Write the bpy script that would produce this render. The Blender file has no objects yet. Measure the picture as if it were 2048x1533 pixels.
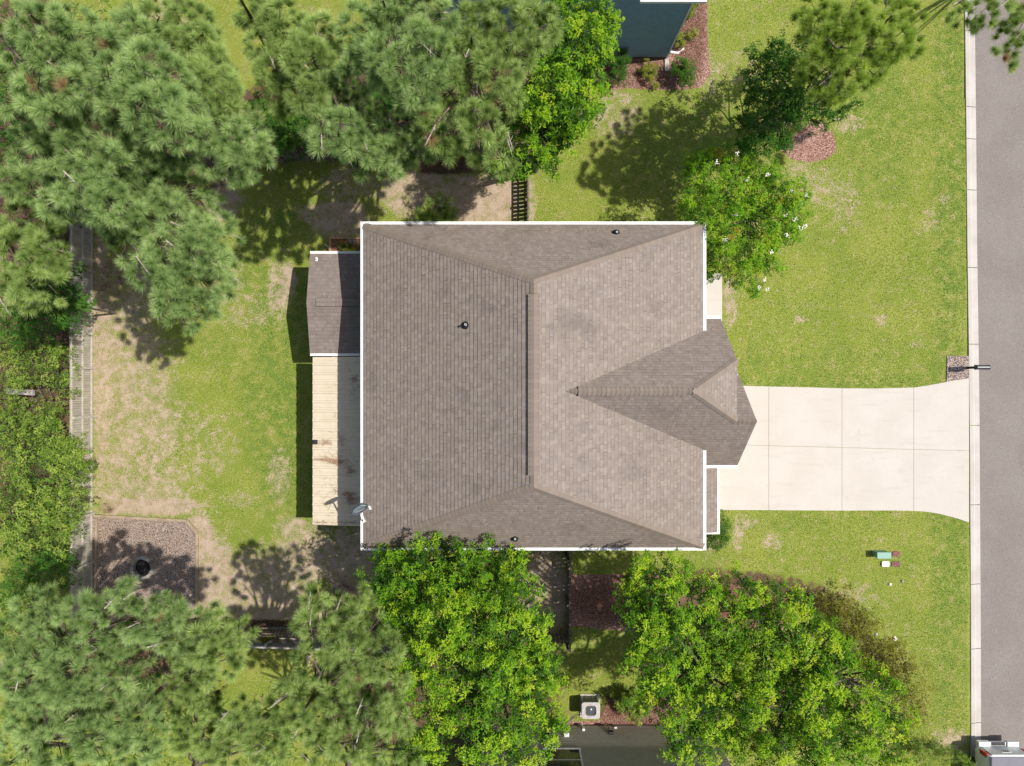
import bpy, bmesh, math, random
import numpy as np
from mathutils import Vector, Matrix
random.seed(7); RNG = np.random.default_rng(11)
R = math.radians
S = bpy.context.scene
C = S.collection

# ------------------------------------------------------------------ camera, sky, sun
CAM_H = 29.0
MPP = CAM_H * 36.0 / 24.0 / 2048.0            # metres on the ground per photograph pixel
cam = bpy.data.objects.new('camera', bpy.data.cameras.new('camera'))
cam.location = (0, 0, CAM_H); cam.data.lens = 24.0; cam.data.sensor_width = 36.0
cam.data.clip_end = 2000; C.objects.link(cam); S.camera = cam

SUN_EL = R(59.3); SUN_DIR = Vector((math.cos(SUN_EL) * 0.9915, math.cos(SUN_EL) * 0.13, math.sin(SUN_EL))).normalized()
w = bpy.data.worlds.new('World'); S.world = w; w.use_nodes = True
nt = w.node_tree; nt.nodes.clear()
sky = nt.nodes.new('ShaderNodeTexSky'); sky.sky_type = 'NISHITA'; sky.sun_disc = False
sky.sun_elevation = SUN_EL; sky.sun_rotation = math.atan2(SUN_DIR.x, SUN_DIR.y)
sky.air_density = 1.0; sky.dust_density = 2.0; sky.ozone_density = 0.5
bg = nt.nodes.new('ShaderNodeBackground'); bg.inputs[1].default_value = 0.098
out = nt.nodes.new('ShaderNodeOutputWorld')
nt.links.new(sky.outputs[0], bg.inputs[0]); nt.links.new(bg.outputs[0], out.inputs[0])
sl = bpy.data.lights.new('sun', 'SUN'); sl.energy = 4.3; sl.angle = R(0.53); sl.color = (1.0, 0.955, 0.89)
so = bpy.data.objects.new('sun', sl); C.objects.link(so)
so.rotation_euler = (-SUN_DIR).to_track_quat('-Z', 'Y').to_euler(); so.location = SUN_DIR * 60
S.view_settings.view_transform = 'Standard'; S.view_settings.look = 'None'
S.view_settings.exposure = 0.28; S.view_settings.gamma = 1.0
try:
    S.cycles.max_bounces = 5; S.cycles.diffuse_bounces = 3; S.cycles.transmission_bounces = 3
    S.cycles.transparent_max_bounces = 4; S.cycles.glossy_bounces = 2
    S.cycles.caustics_reflective = False; S.cycles.caustics_refractive = False
except Exception: pass

def at(px, py, z=0.0):
    """the point at height z that the photograph shows at pixel px, py"""
    k = (CAM_H - z) * MPP / CAM_H
    return Vector(((px - 1024) * k, (766.5 - py) * k, z))

# ------------------------------------------------------------------ node helpers
class Mat:
    def __init__(s, name, rough=0.8, spec=0.3):
        s.m = bpy.data.materials.new(name); s.m.use_nodes = True
        s.t = s.m.node_tree; s.b = s.t.nodes['Principled BSDF']
        s.b.inputs['Roughness'].default_value = rough
        s.b.inputs['Specular IOR Level'].default_value = spec
    def n(s, kind, **kw):
        nd = s.t.nodes.new('ShaderNode' + kind)
        for k, v in kw.items():
            if k in nd.inputs: s.set(nd.inputs[k], v)
            else: setattr(nd, k, v)
        return nd
    def set(s, sock, v):
        if hasattr(v, 'is_linked') or isinstance(v, bpy.types.NodeSocket): s.t.links.new(v, sock)
        else:
            if isinstance(v, (tuple, list)) and len(v) == 3 and sock.type == 'RGBA': v = (*v, 1)
            sock.default_value = v
    def math(s, op, a, b=0.0, c=0.0, clamp=False):
        nd = s.t.nodes.new('ShaderNodeMath'); nd.operation = op; nd.use_clamp = clamp
        s.set(nd.inputs[0], a); s.set(nd.inputs[1], b); s.set(nd.inputs[2], c); return nd.outputs[0]
    def mix(s, f, a, b, blend='MIX'):
        nd = s.t.nodes.new('ShaderNodeMix'); nd.data_type = 'RGBA'; nd.blend_type = blend
        s.set(nd.inputs[0], f); s.set(nd.inputs[6], a); s.set(nd.inputs[7], b); return nd.outputs[2]
    def noise(s, scale, detail=3, rough=0.55, vec=None, dims='3D', out=0):
        nd = s.t.nodes.new('ShaderNodeTexNoise'); nd.noise_dimensions = dims
        nd.inputs['Scale'].default_value = scale; nd.inputs['Detail'].default_value = detail
        nd.inputs['Roughness'].default_value = rough
        s.t.links.new(vec if vec is not None else s.pos(), nd.inputs['Vector']); return nd.outputs[out]
    def pos(s):
        if not hasattr(s, '_p'): s._p = s.t.nodes.new('ShaderNodeNewGeometry').outputs['Position']
        return s._p
    def objco(s):
        if not hasattr(s, '_o'): s._o = s.t.nodes.new('ShaderNodeTexCoord').outputs['Object']
        return s._o
    def uv(s):
        if not hasattr(s, '_u'): s._u = s.t.nodes.new('ShaderNodeTexCoord').outputs['UV']
        return s._u
    def attr(s, name, out='Fac'):
        nd = s.t.nodes.new('ShaderNodeAttribute'); nd.attribute_name = name; return nd.outputs[out]
    def ramp(s, f, stops, interp='LINEAR'):
        nd = s.t.nodes.new('ShaderNodeValToRGB'); cr = nd.color_ramp; cr.interpolation = interp
        while len(cr.elements) > 1: cr.elements.remove(cr.elements[0])
        for i, (p, c) in enumerate(stops):
            e = cr.elements[0] if i == 0 else cr.elements.new(p)
            e.position = p; e.color = (*c, 1) if len(c) == 3 else c
        s.set(nd.inputs[0], f); return nd.outputs[0]
    def smooth(s, f, lo, hi):
        nd = s.t.nodes.new('ShaderNodeMapRange'); nd.interpolation_type = 'SMOOTHSTEP'
        s.set(nd.inputs[0], f); nd.inputs[1].default_value = lo; nd.inputs[2].default_value = hi
        return nd.outputs[0]
    def bump(s, h, strength=0.4, dist=0.02):
        nd = s.t.nodes.new('ShaderNodeBump'); nd.inputs['Strength'].default_value = strength
        nd.inputs['Distance'].default_value = dist
        s.t.links.new(h, nd.inputs['Height']); s.t.links.new(nd.outputs[0], s.b.inputs['Normal'])
    def col(s, c): s.set(s.b.inputs['Base Color'], c); return s

def simple(name, c, rough=0.7, spec=0.3, metal=0.0, var=0.12, scale=6.0):
    m = Mat(name, rough, spec); m.b.inputs['Metallic'].default_value = metal
    n = m.noise(scale, 4, 0.6, m.objco())
    f = m.smooth(n, 0.3, 0.7)
    m.col(m.mix(f, tuple(x * (1 - var) for x in c), tuple(min(1, x * (1 + var)) for x in c)))
    return m.m

# ------------------------------------------------------------------ object helpers
def np_mesh(name, V, F, mat=None, tone=None, smooth=False):
    V = np.asarray(V, np.float32).reshape(-1, 3); F = np.asarray(F, np.int32)
    k = F.shape[1]; me = bpy.data.meshes.new(name)
    me.vertices.add(len(V)); me.vertices.foreach_set('co', V.ravel())
    me.loops.add(F.size); me.loops.foreach_set('vertex_index', F.ravel())
    me.polygons.add(len(F)); me.polygons.foreach_set('loop_start', np.arange(0, F.size, k, dtype=np.int32))
    try: me.polygons.foreach_set('loop_total', np.full(len(F), k, np.int32))
    except Exception: pass
    me.polygons.foreach_set('use_smooth', np.full(len(F), bool(smooth)))
    me.update(calc_edges=True)
    if tone is not None:
        a = me.attributes.new('tone', 'FLOAT', 'POINT' if len(tone) == len(V) else 'FACE'); a.data.foreach_set('value', np.asarray(tone, np.float32))
    if mat: me.materials.append(mat)
    return me

def link(name, me, parent=None, loc=None):
    o = bpy.data.objects.new(name, me); C.objects.link(o)
    if parent: o.parent = parent
    if loc is not None: o.location = loc
    return o
def tag(o, label=None, cat=None, group=None, kind=None):
    if label: o['label'] = label
    if cat: o['category'] = cat
    if group: o['group'] = group
    if kind: o['kind'] = kind
    return o
def thing(name, label, cat, loc=(0, 0, 0), group=None, rz=0):
    o = link(name, None); o.location = loc; o.rotation_euler = (0, 0, rz)
    return tag(o, label, cat, group)

class MB:
    """collects boxes, tubes and polygons into one mesh"""
    def __init__(s): s.v = []; s.f = []; s.uvs = {}
    def add(s, vs, fs):
        b = len(s.v); s.v += [tuple(v) for v in vs]; s.f += [tuple(b + i for i in f) for f in fs]
    def box(s, x0, x1, y0, y1, z0, z1):
        s.add([(x0,y0,z0),(x1,y0,z0),(x1,y1,z0),(x0,y1,z0),(x0,y0,z1),(x1,y0,z1),(x1,y1,z1),(x0,y1,z1)],
              [(0,3,2,1),(4,5,6,7),(0,1,5,4),(1,2,6,5),(2,3,7,6),(3,0,4,7)])
    def beam(s, p, q, wd, ht, up=(0,0,1)):
        p = Vector(p); q = Vector(q); d = (q - p).normalized(); u = Vector(up)
        if abs(d.dot(u)) > 0.99: u = Vector((1, 0, 0))
        a = d.cross(u).normalized() * wd / 2; b = a.cross(d).normalized() * ht / 2
        vs = [p-a-b, p+a-b, p+a+b, p-a+b, q-a-b, q+a-b, q+a+b, q-a+b]
        s.add(vs, [(0,3,2,1),(4,5,6,7),(0,1,5,4),(1,2,6,5),(2,3,7,6),(3,0,4,7)])
    def tube(s, pts, rad, n=8, caps=True):
        pts = [Vector(p) for p in pts]; b = len(s.v)
        if not isinstance(rad, (list, tuple)): rad = [rad] * len(pts)
        for i, p in enumerate(pts):
            d = (pts[min(i+1, len(pts)-1)] - pts[max(i-1, 0)]).normalized()
            u = Vector((1,0,0)) if abs(d.x) < 0.8 else Vector((0,1,0))
            a = d.cross(u).normalized(); c = a.cross(d)
            for k in range(n):
                t = 2*math.pi*k/n; s.v.append(tuple(p + (a*math.cos(t) + c*math.sin(t))*rad[i]))
        for i in range(len(pts)-1):
            for k in range(n):
                k2 = (k+1) % n
                s.f.append((b+i*n+k, b+i*n+k2, b+(i+1)*n+k2, b+(i+1)*n+k))
        if caps:
            s.f.append(tuple(b+k for k in range(n))); s.f.append(tuple(b+(len(pts)-1)*n+k for k in reversed(range(n))))
    def prism(s, poly, z0, z1):
        n = len(poly); A = sum(poly[i][0]*poly[(i+1)%n][1]-poly[(i+1)%n][0]*poly[i][1] for i in range(n))
        if A < 0: poly = poly[::-1]
        s.add([(p[0],p[1],z0) for p in poly] + [(p[0],p[1],z1) for p in poly],
              [tuple(reversed(range(n))), tuple(range(n, 2*n))] + [(i,(i+1)%n,n+(i+1)%n,n+i) for i in range(n)])
    def lathe(s, c, prof, n=24):
        b = len(s.v)
        for r, z in prof:
            for k in range(n):
                t = 2*math.pi*k/n; s.v.append((c[0]+r*math.cos(t), c[1]+r*math.sin(t), c[2]+z))
        for i in range(len(prof)-1):
            for k in range(n):
                k2 = (k+1)%n; s.f.append((b+i*n+k, b+i*n+k2, b+(i+1)*n+k2, b+(i+1)*n+k))
    def build(s, name, mat, parent=None, bevel=0.0, smooth=False):
        me = bpy.data.meshes.new(name); me.from_pydata(s.v, [], s.f)
        mats = mat if isinstance(mat, (list, tuple)) else [mat]
        for m in mats: me.materials.append(m)
        if smooth: me.polygons.foreach_set('use_smooth', [True]*len(me.polygons))
        me.update(); o = link(name, me, parent)
        if bevel:
            b = o.modifiers.new('bevel', 'BEVEL'); b.width = bevel; b.segments = 2; b.limit_method = 'ANGLE'
        return o

# ------------------------------------------------------------------ ground surfaces
def blob_field(P, blobs, scale=True):
    """P (n,2) in photograph ground pixels -> strength"""
    f = np.zeros(len(P), np.float32)
    for (cx, cy, rx, ry, s) in blobs:
        d = ((P[:,0]-cx)/rx)**2 + ((P[:,1]-cy)/ry)**2
        f = np.maximum(f, s*np.clip(1.35 - d, 0, 1))
    return f
def poly_field(P, poly, soft=6.0):
    x, y = P[:,0], P[:,1]; n = len(poly); inside = np.zeros(len(P), bool); dist = np.full(len(P), 1e9)
    for i in range(n):
        x0,y0 = poly[i]; x1,y1 = poly[(i+1)%n]
        c = ((y0 > y) != (y1 > y)) & (x < (x1-x0)*(y-y0)/((y1-y0) or 1e-9)+x0); inside ^= c
        t = np.clip(((x-x0)*(x1-x0)+(y-y0)*(y1-y0))/((x1-x0)**2+(y1-y0)**2), 0, 1)
        dist = np.minimum(dist, np.hypot(x-(x0+t*(x1-x0)), y-(y0+t*(y1-y0))))
    sd = np.where(inside, dist, -dist); return np.clip(0.5 + sd/(2*soft), 0, 1).astype(np.float32)

SOIL = [(255,600,75,110,.62),(235,760,60,120,.66),(290,860,85,110,.60),(230,960,50,90,.62),(270,760,85,160,.60),(350,900,85,120,.34),(290,980,110,55,.6),(330,960,60,40,.45),(205,700,24,330,.75),
  (440,400,45,55,.85),(400,350,60,30,.85),(440,560,55,70,.42),(500,620,60,40,.38),(680,440,65,45,.85),(640,430,50,25,.7),(930,405,95,60,.95),(1000,400,45,70,.95),
  (830,380,90,60,.8),(700,370,70,40,.55),(560,580,28,60,.62),(578,560,18,40,.9),(430,900,50,50,.34),(420,850,40,30,.34),(300,1012,120,22,.95),(400,1070,35,50,.9),(420,1150,60,90,.85),
  (520,1180,110,90,.78),(620,1110,80,60,.75),(700,1130,70,90,.8),(590,1060,45,30,.6),(560,950,26,60,.45),(480,1000,40,20,.35),(1090,1190,60,110,.95),(330,720,40,40,.35),
  (1060,400,12,80,.6),(1475,1070,10,40,.7),(1490,1045,30,14,.45),(1540,1085,26,18,.5),(1460,600,16,60,.62),(1640,375,50,40,.40),(1600,350,45,26,.48),(1690,410,30,60,.4),(1860,440,26,30,.32),(1890,400,16,12,.4),
  (1700,1190,60,35,.30),(1905,1480,40,26,.6),(1700,250,30,20,.5),(1420,150,30,50,.4),(1480,140,50,40,.3),(1230,230,60,60,.45),
  (560,1236,200,24,.85),(1830,690,14,14,.4),(1760,640,20,14,.5),(1600,640,18,12,.4),(640,60,50,50,.35),(330,100,60,120,.7),(1420,1090,40,20,.45)]
STRAW = [(1380,60,40,130,.75),(1290,150,110,40,.6),(1400,1200,300,70,.9),(1300,1420,140,50,.7),(60,500,130,700,.9),(198,500,14,260,.40),(196,760,12,300,.36),(250,250,270,230,.95),(395,365,40,30,1.0),(560,240,120,90,1.0),(800,200,180,150,1.0),(1050,200,90,160,.9),
  (900,330,160,24,.8),(215,1015,26,16,.55),(560,1255,220,18,1.0),(200,1350,230,120,.7),(740,1420,110,110,.7),(950,1400,200,150,.8),(480,1100,60,40,.35),(700,1180,80,40,.5),
  (1600,1420,200,100,.55),(1000,320,60,20,.7),(230,560,60,60,.5)]
MULCH_P = [[(1556,300),(1600,262),(1622,240),(1650,250),(1668,275),(1672,300),(1655,318),(1620,326),(1585,322)],
  [(1350,-60),(1413,-60),(1415,90),(1420,150),(1400,178),(1330,182),(1260,178),(1200,185),(1150,160),(1230,118),(1330,118)],
  [(1138,1150),(1225,1148),(1330,1150),(1420,1160),(1480,1172),(1580,1192),(1640,1230),(1560,1260),(1400,1250),(1250,1262),(1138,1250)],
  [(1120,1443),(1200,1440),(1214,1402),(1250,1388),(1420,1390),(1420,1460),(1100,1460)]]
LUSH = [(570,860,40,220,.9),(500,520,90,80,.6),(560,640,60,120,.8),(540,800,60,180,.8),(560,450,70,60,.7),(1900,300,40,500,.8),(1895,1000,40,600,.7),(1700,765,260,20,.7),(1500,740,40,60,.6),(1760,250,90,160,.6),(700,1000,200,160,.3),
  (1350,300,180,120,.5),(430,680,60,60,.4),(1200,1290,80,60,.4),(1550,1050,120,20,.3),(560,940,50,120,.7),(1660,720,140,30,.4)]
def ground_fields(XY):
    P = np.stack([XY[:,0]/MPP+1024, 766.5-XY[:,1]/MPP], 1)
    soil = blob_field(P, SOIL); straw = blob_field(P, STRAW); lush = blob_field(P, LUSH)
    mulch = np.zeros(len(P), np.float32)
    for p in MULCH_P: mulch = np.maximum(mulch, poly_field(P, p))
    far = np.clip((np.maximum(np.abs(P[:,0]-1024)-1400, np.abs(P[:,1]-766)-1200))/600, 0, 1)
    return soil, straw, lush, mulch

def lawn_colour(m, blades=False):
    """soil, straw and mulch show where the yard is bare; grass elsewhere"""
    soil, straw, lush, mulch = (m.attr(a) for a in ('soil', 'straw', 'lush', 'mulch'))
    big = m.noise(0.55, 4, 0.6); mid = m.noise(2.6, 4, 0.62); fine = m.noise(22, 3, 0.7); grain = m.noise(55, 2, 0.8)
    g1 = m.mix(m.smooth(big, 0.35, 0.68), (0.205, 0.275, 0.034), (0.272, 0.315, 0.050))
    g1 = m.mix(m.math('MULTIPLY', m.smooth(mid, 0.48, 0.74), 0.40), g1, (0.370, 0.325, 0.115))
    g1 = m.mix(m.math('MULTIPLY', lush, m.smooth(mid, 0.62, 0.36)), g1, (0.125, 0.215, 0.030))
    g1 = m.mix(m.smooth(fine, 0.52, 0.74), g1, (0.50, 0.43, 0.21))
    g1 = m.mix(m.smooth(fine, 0.49, 0.27), g1, (0.065, 0.095, 0.016))
    g1 = m.mix(m.math('MULTIPLY', m.smooth(m.noise(9, 3, .7), 0.52, 0.72), 0.35), g1, (0.13, 0.17, 0.03))
    if blades: return g1
    soilc = m.mix(m.smooth(mid, 0.3, 0.7), (0.43, 0.305, 0.225), (0.56, 0.425, 0.33))
    soilc = m.mix(m.smooth(fine, 0.5, 0.75), soilc, (0.66, 0.54, 0.42))
    soilc = m.mix(m.smooth(grain, 0.5, 0.25), soilc, (0.17, 0.105, 0.06))
    strawc = m.mix(m.smooth(fine, 0.35, 0.65), (0.055, 0.036, 0.025), (0.19, 0.115, 0.072))
    strawc = m.mix(m.smooth(grain, 0.62, 0.8), strawc, (0.34, 0.22, 0.14))
    ch = m.n('TexVoronoi', Scale=38.0); m.t.links.new(m.pos(), ch.inputs['Vector'])
    mulc = m.ramp(m.n('SeparateColor', Color=ch.outputs['Color']).outputs[0],
                  [(0.0, (0.13, 0.05, 0.035)), (0.4, (0.30, 0.14, 0.10)), (0.75, (0.42, 0.25, 0.19)), (1.0, (0.62, 0.50, 0.44))])
    mulc = m.mix(m.math('MULTIPLY', m.smooth(straw, .2, .8), .75), mulc, m.mix(1.0, mulc, (.42,.36,.32), 'MULTIPLY'))
    jit = m.math('ADD', m.math('MULTIPLY', m.math('SUBTRACT', mid, 0.5), 1.5), m.math('MULTIPLY', m.math('SUBTRACT', fine, 0.5), 1.3))
    mid2 = m.noise(7.5, 4, 0.7)
    jit2 = m.math('ADD', jit, m.math('MULTIPLY', m.math('SUBTRACT', mid2, 0.5), 1.6))
    c = m.mix(m.math('MULTIPLY', m.smooth(m.math('ADD', soil, jit2), 0.10, 1.0), .92), g1, soilc)
    c = m.mix(m.smooth(m.math('ADD', straw, m.math('MULTIPLY', jit, 0.6)), 0.45, 0.65), c, strawc)
    c = m.mix(m.smooth(m.math('ADD', mulch, m.math('MULTIPLY', jit, 0.25)), 0.42, 0.56), c, mulc)
    return c, fine, grain

gm = Mat('yard ground', 0.95, 0.1)
cc, fine, grain = lawn_colour(gm); gm.col(cc)
gm.bump(gm.math('ADD', fine, gm.math('MULTIPLY', grain, 0.5)), 0.9, 0.05)

KERB = [(-400,1921),(30,1927.5),(250,1930),(500,1932.2),(700,1935.3),(850,1937),(1025,1938),(1250,1939.4),(1533,1940),(1950,1941)]
def graded(lo, hi, step, far):
    a = list(np.arange(lo, hi + 1e-6, step)); d = step; x = hi
    while x < far: d *= 1.35; x += d; a.append(x)
    d = step; x = lo
    while x > -far: d *= 1.35; x -= d; a.insert(0, x)
    return np.array(a)
gx = graded(-24, 24, 0.13, 600); gy = graded(-18.5, 18.5, 0.13, 600)
GX, GY = np.meshgrid(gx, gy); XY = np.stack([GX.ravel(), GY.ravel()], 1)
nx, ny = len(gx), len(gy)
bumpz = 0.018*np.sin(XY[:,0]*0.9+1.3*np.sin(XY[:,1]*0.7)) * np.cos(XY[:,1]*1.1)
def kerb_x(Y): return (np.interp(766.5-Y/MPP, [k[0] for k in KERB], [k[1] for k in KERB])-1024)*MPP
bumpz[np.abs(XY[:,0]) > 23.5] = 0
rise = np.where(XY[:,0] < kerb_x(XY[:,1])+.06, .055, -.07)
V = np.column_stack([XY, bumpz*.6 + rise])
i = np.arange(ny-1)[:,None]*nx + np.arange(nx-1)[None,:]; i = i.ravel()
F = np.stack([i, i+1, i+nx+1, i+nx], 1)
me = np_mesh('ground', V, F, gm.m, smooth=True)
for nm, a in zip(('soil', 'straw', 'lush', 'mulch'), ground_fields(XY)):
    at_ = me.attributes.new(nm, 'FLOAT', 'POINT'); at_.data.foreach_set('value', a)
tag(link('ground', me), kind='structure')

# concrete, asphalt, gravel
cm = Mat('driveway concrete', 0.85, 0.2)
n1 = cm.noise(0.7, 5, 0.6); n2 = cm.noise(30, 3, 0.7); n3 = cm.noise(3.0, 5, 0.7)
c0 = cm.mix(cm.smooth(n1, 0.3, 0.7), (0.515, 0.470, 0.415), (0.55, 0.508, 0.455))
c0 = cm.mix(cm.math('MULTIPLY', cm.smooth(n2, 0.4, 0.7), 0.35), c0, (0.43, 0.39, 0.34))
stain = cm.n('Vector Math'.replace(' ', '')) if False else None
c0 = cm.mix(cm.math('MULTIPLY', cm.smooth(n3, 0.60, 0.78), 0.40), c0, (0.41, 0.36, 0.30))
spots = cm.noise(9, 2, 0.5)
c0 = cm.mix(cm.math('MULTIPLY', cm.smooth(spots, 0.74, 0.80), 0.6), c0, (0.30, 0.24, 0.19))
sv = cm.n('VectorMath', operation='MULTIPLY'); cm.t.links.new(cm.pos(), sv.inputs[0]); sv.inputs[1].default_value = (.35, 2.6, 1)
c0 = cm.mix(cm.math('MULTIPLY', cm.smooth(cm.noise(1.6, 4, .65, sv.outputs[0]), .54, .74), .35), c0, (0.40, 0.355, 0.305))
c0 = cm.mix(cm.math('MULTIPLY', cm.smooth(cm.noise(2.0, 5, .75), .62, .74), .4), c0, (0.38, 0.31, 0.24))
cm.col(c0); cm.bump(n2, 0.25, 0.01)
CONC = cm.m
am = Mat('bleached asphalt', 0.95, 0.15)
vo = am.n('TexVoronoi', Scale=60.0); am.t.links.new(am.pos(), vo.inputs['Vector'])
a1 = am.noise(0.5, 4, 0.6); a2 = am.noise(38, 3, 0.75)
ac = am.mix(am.smooth(a1, 0.3, 0.7), (0.212, 0.186, 0.166), (0.245, 0.217, 0.196))
ac = am.mix(am.smooth(am.n('SeparateColor', Color=vo.outputs['Color']).outputs[0], 0.80, 0.98), ac, (0.31, 0.28, 0.255))
ac = am.mix(am.smooth(a2, 0.50, 0.30), ac, (0.13, 0.11, 0.10))
ac = am.mix(am.smooth(am.noise(2.2, 2, 0.5), 0.74, 0.80), ac, (0.15, 0.13, 0.12))
am.col(ac); am.bump(a2, 0.5, 0.01)
def gravel(name, cols, sc=30.0):
    m = Mat(name, 0.9, 0.2); v = m.n('TexVoronoi', Scale=sc); m.t.links.new(m.pos(), v.inputs['Vector'])
    f = m.n('SeparateColor', Color=v.outputs['Color']).outputs[0]
    c = m.ramp(f, [(i/(len(cols)-1), c) for i, c in enumerate(cols)])
    c = m.mix(m.smooth(v.outputs['Distance'], 0.35, 0.75), c, (0.09, 0.07, 0.055))
    c = m.mix(m.math('MULTIPLY', m.smooth(m.noise(1.6, 3), 0.5, 0.75), 0.4), c, (0.30, 0.17, 0.11))
    m.col(c); m.bump(m.math('SUBTRACT', 1.0, v.outputs['Distance']), 0.9, 0.03); return m.m
PEBBLE = gravel('pink river gravel', [(0.29, 0.20, 0.155), (0.42, 0.31, 0.245), (0.53, 0.41, 0.335), (0.66, 0.55, 0.47)], 40)
MIXGRAV = gravel('mixed pebble', [(0.17, 0.12, 0.10), (0.37, 0.29, 0.25), (0.55, 0.46, 0.41), (0.66, 0.58, 0.52)], 26)

# road and kerb follow the same gently bending line
def kx(py, off=0.0):
    for (y0,x0),(y1,x1) in zip(KERB, KERB[1:]):
        if y0 <= py <= y1: return x0 + (x1-x0)*(py-y0)/(y1-y0) + off
    return (KERB[0][1] if py < KERB[0][0] else KERB[-1][1]) + off
mb = MB(); ys = np.linspace(-400, 1950, 60)
pl = [at(kx(y, 21), y) for y in ys]
for a, b in zip(pl, pl[1:]): mb.add([(a.x,a.y,.012),(b.x,b.y,.012),(a.x+9.5,b.y,.012),(a.x+9.5,a.y,.012)], [(0,1,2,3)])
mb.add([(pl[0].x,pl[0].y,.012),(pl[0].x+9.5,pl[0].y,.012),(pl[0].x+8.5,140,.012),(pl[0].x-1,140,.012)], [(0,1,2,3)])
mb.add([(pl[-1].x,pl[-1].y,.012),(pl[-1].x,-140,.012),(pl[-1].x+9.5,-140,.012),(pl[-1].x+9.5,pl[-1].y,.012)], [(0,1,2,3)])
tag(mb.build('road', am.m), kind='structure')
km = Mat('kerb concrete', 0.85, 0.2)
k1 = km.noise(1.2, 4); k2 = km.noise(26, 3, 0.7)
kc = km.mix(km.smooth(k1, 0.3, 0.7), (0.43, 0.395, 0.355), (0.50, 0.465, 0.43))
kc = km.mix(km.math('MULTIPLY', km.smooth(k2, 0.5, 0.8), 0.5), kc, (0.33, 0.29, 0.25)); km.col(kc); km.bump(k2, .3, .01)
JY = [-400,-92,63,215,279,381,536,689,851,1009.6,1168,1297,1445,1600,1760,1950]
mb = MB()
for y0, y1 in zip(JY, JY[1:]):
    seg = list(np.linspace(y0+0.55, y1-0.55, 5))
    for a, b in zip(seg, seg[1:]):
        prof = [(-0.3,0.0),(0.0,0.088),(7.5,0.08),(10.5,0.045),(21.5,0.016),(22.5,0.0)]
        A = [Vector((at(kx(a,o),a).x, at(0,a).y, z)) for o,z in prof]; B = [Vector((at(kx(b,o),b).x, at(0,b).y, z)) for o,z in prof]
        for j in range(len(prof)-1): mb.add([A[j],B[j],B[j+1],A[j+1]], [(0,1,2,3)])
    for yy in (seg[0], seg[-1]):
        A = [Vector((at(kx(yy,o),yy).x, at(0,yy).y, z)) for o,z in prof]; mb.add(A, [tuple(range(len(A)))])
tag(mb.build('kerb', km.m), kind='structure')

# driveway: cast slabs with narrow open joints
top = [(1400,772),(1485,772),(1536,773.5),(1610,775),(1682,777),(1750,777.5),(1825,775.5),(1850,772),(1880,766.5),(1910,761),(1935.5,757)]
bot = [(1400,1019),(1440,1019.5),(1536,1020),(1682,1021),(1780,1020.5),(1825,1021.5),(1850,1023),(1880,1028),(1910,1036),(1937,1045)]
def interp(pts, x):
    for (x0,y0),(x1,y1) in zip(pts, pts[1:]):
        if x0 <= x <= x1: return y0+(y1-y0)*(x-x0)/(x1-x0)
    return pts[0][1] if x < pts[0][0] else pts[-1][1]
mb = MB(); XS = [1400,1536,1682,1825,1935.5]
for x0, x1 in zip(XS, XS[1:]):
    x0b, x1b = x0+0.32, x1-0.32
    xs = np.linspace(x0b, x1b, 10); ym = lambda x: 890 + (x-1485)*0.026
    mb.prism([tuple(at(x, interp(top, x)).xy) for x in xs] + [tuple(at(x, ym(x)-0.3).xy) for x in xs[::-1]], -0.04, 0.092)
    mb.prism([tuple(at(x, ym(x)+0.3).xy) for x in xs] + [tuple(at(x, interp(bot, x)).xy) for x in xs[::-1]], -0.04, 0.092)
tag(mb.build('driveway', CONC), kind='structure')
mb = MB(); mb.prism([tuple(at(*p).xy) for p in ((1330,548),(1443,548),(1443,771.4),(1330,771.4))], -0.04, 0.09)
tag(mb.build('front_path', CONC), kind='structure')
mb = MB()
pit = [(188,1030),(375,1041),(397,1066),(395,1240),(186,1245)]
mb.prism([tuple(at(*p).xy) for p in pit], -0.05, 0.078); tag(mb.build('fire_pit_gravel', PEBBLE), kind='structure')
mb = MB(); mb.prism([tuple(at(*p).xy) for p in ((1892,712),(1935,712),(1936,756.5),(1891,765))], -0.05, 0.082)
tag(mb.build('mailbox_gravel', MIXGRAV), kind='structure')

# grass blades over the lawns
gb = Mat('grass blades', 0.7, 0.2); gb.col(lawn_colour(gb, True))
N = 330000
XYb = np.column_stack([RNG.uniform(-22.2, 19.3, N), RNG.uniform(-16.6, 16.6, N)])
soil, straw, lush, mulch = ground_fields(XYb)
Pp = np.stack([XYb[:,0]/MPP+1024, 766.5-XYb[:,1]/MPP], 1)
keep = (soil + RNG.normal(0, .26, N) < 0.52) & (straw + RNG.normal(0, .12, N) < 0.42) & (mulch < 0.45)
def in_poly(poly): return poly_field(Pp, poly, 1.0) > 0.5
house_px = [(745,505),(1345,505),(1345,1030),(745,1030)]
drive_px = top + bot[::-1]
for poly in (house_px, drive_px, [(1330,548),(1443,548),(1443,775),(1330,775)], pit, [(1892,712),(1936,712),(1936,757),(1891,765)],
             [(659,525),(745,525),(745,740),(659,740)], [(660,740),(745,740),(745,1020),(660,1020)]): keep &= ~in_poly(poly)
keep &= Pp[:,0] < np.interp(Pp[:,1], [k[0] for k in KERB], [k[1] for k in KERB]) - 0.8
XYb = XYb[keep]; lush = lush[keep]; n = len(XYb)
zb = 0.018*np.sin(XYb[:,0]*0.9+1.3*np.sin(XYb[:,1]*0.7))*np.cos(XYb[:,1]*1.1)*.6 + 0.05
h = RNG.uniform(.03, .065, n)*(1+.3*lush); th = RNG.uniform(0, 2*np.pi, n); wdt = RNG.uniform(.006, .013, n); ln = RNG.uniform(.01, .045, n); ta = RNG.uniform(0, 2*np.pi, n)
base = np.column_stack([XYb, zb]); side = np.column_stack([np.cos(th), np.sin(th), 0*th])*wdt[:,None]
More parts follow.
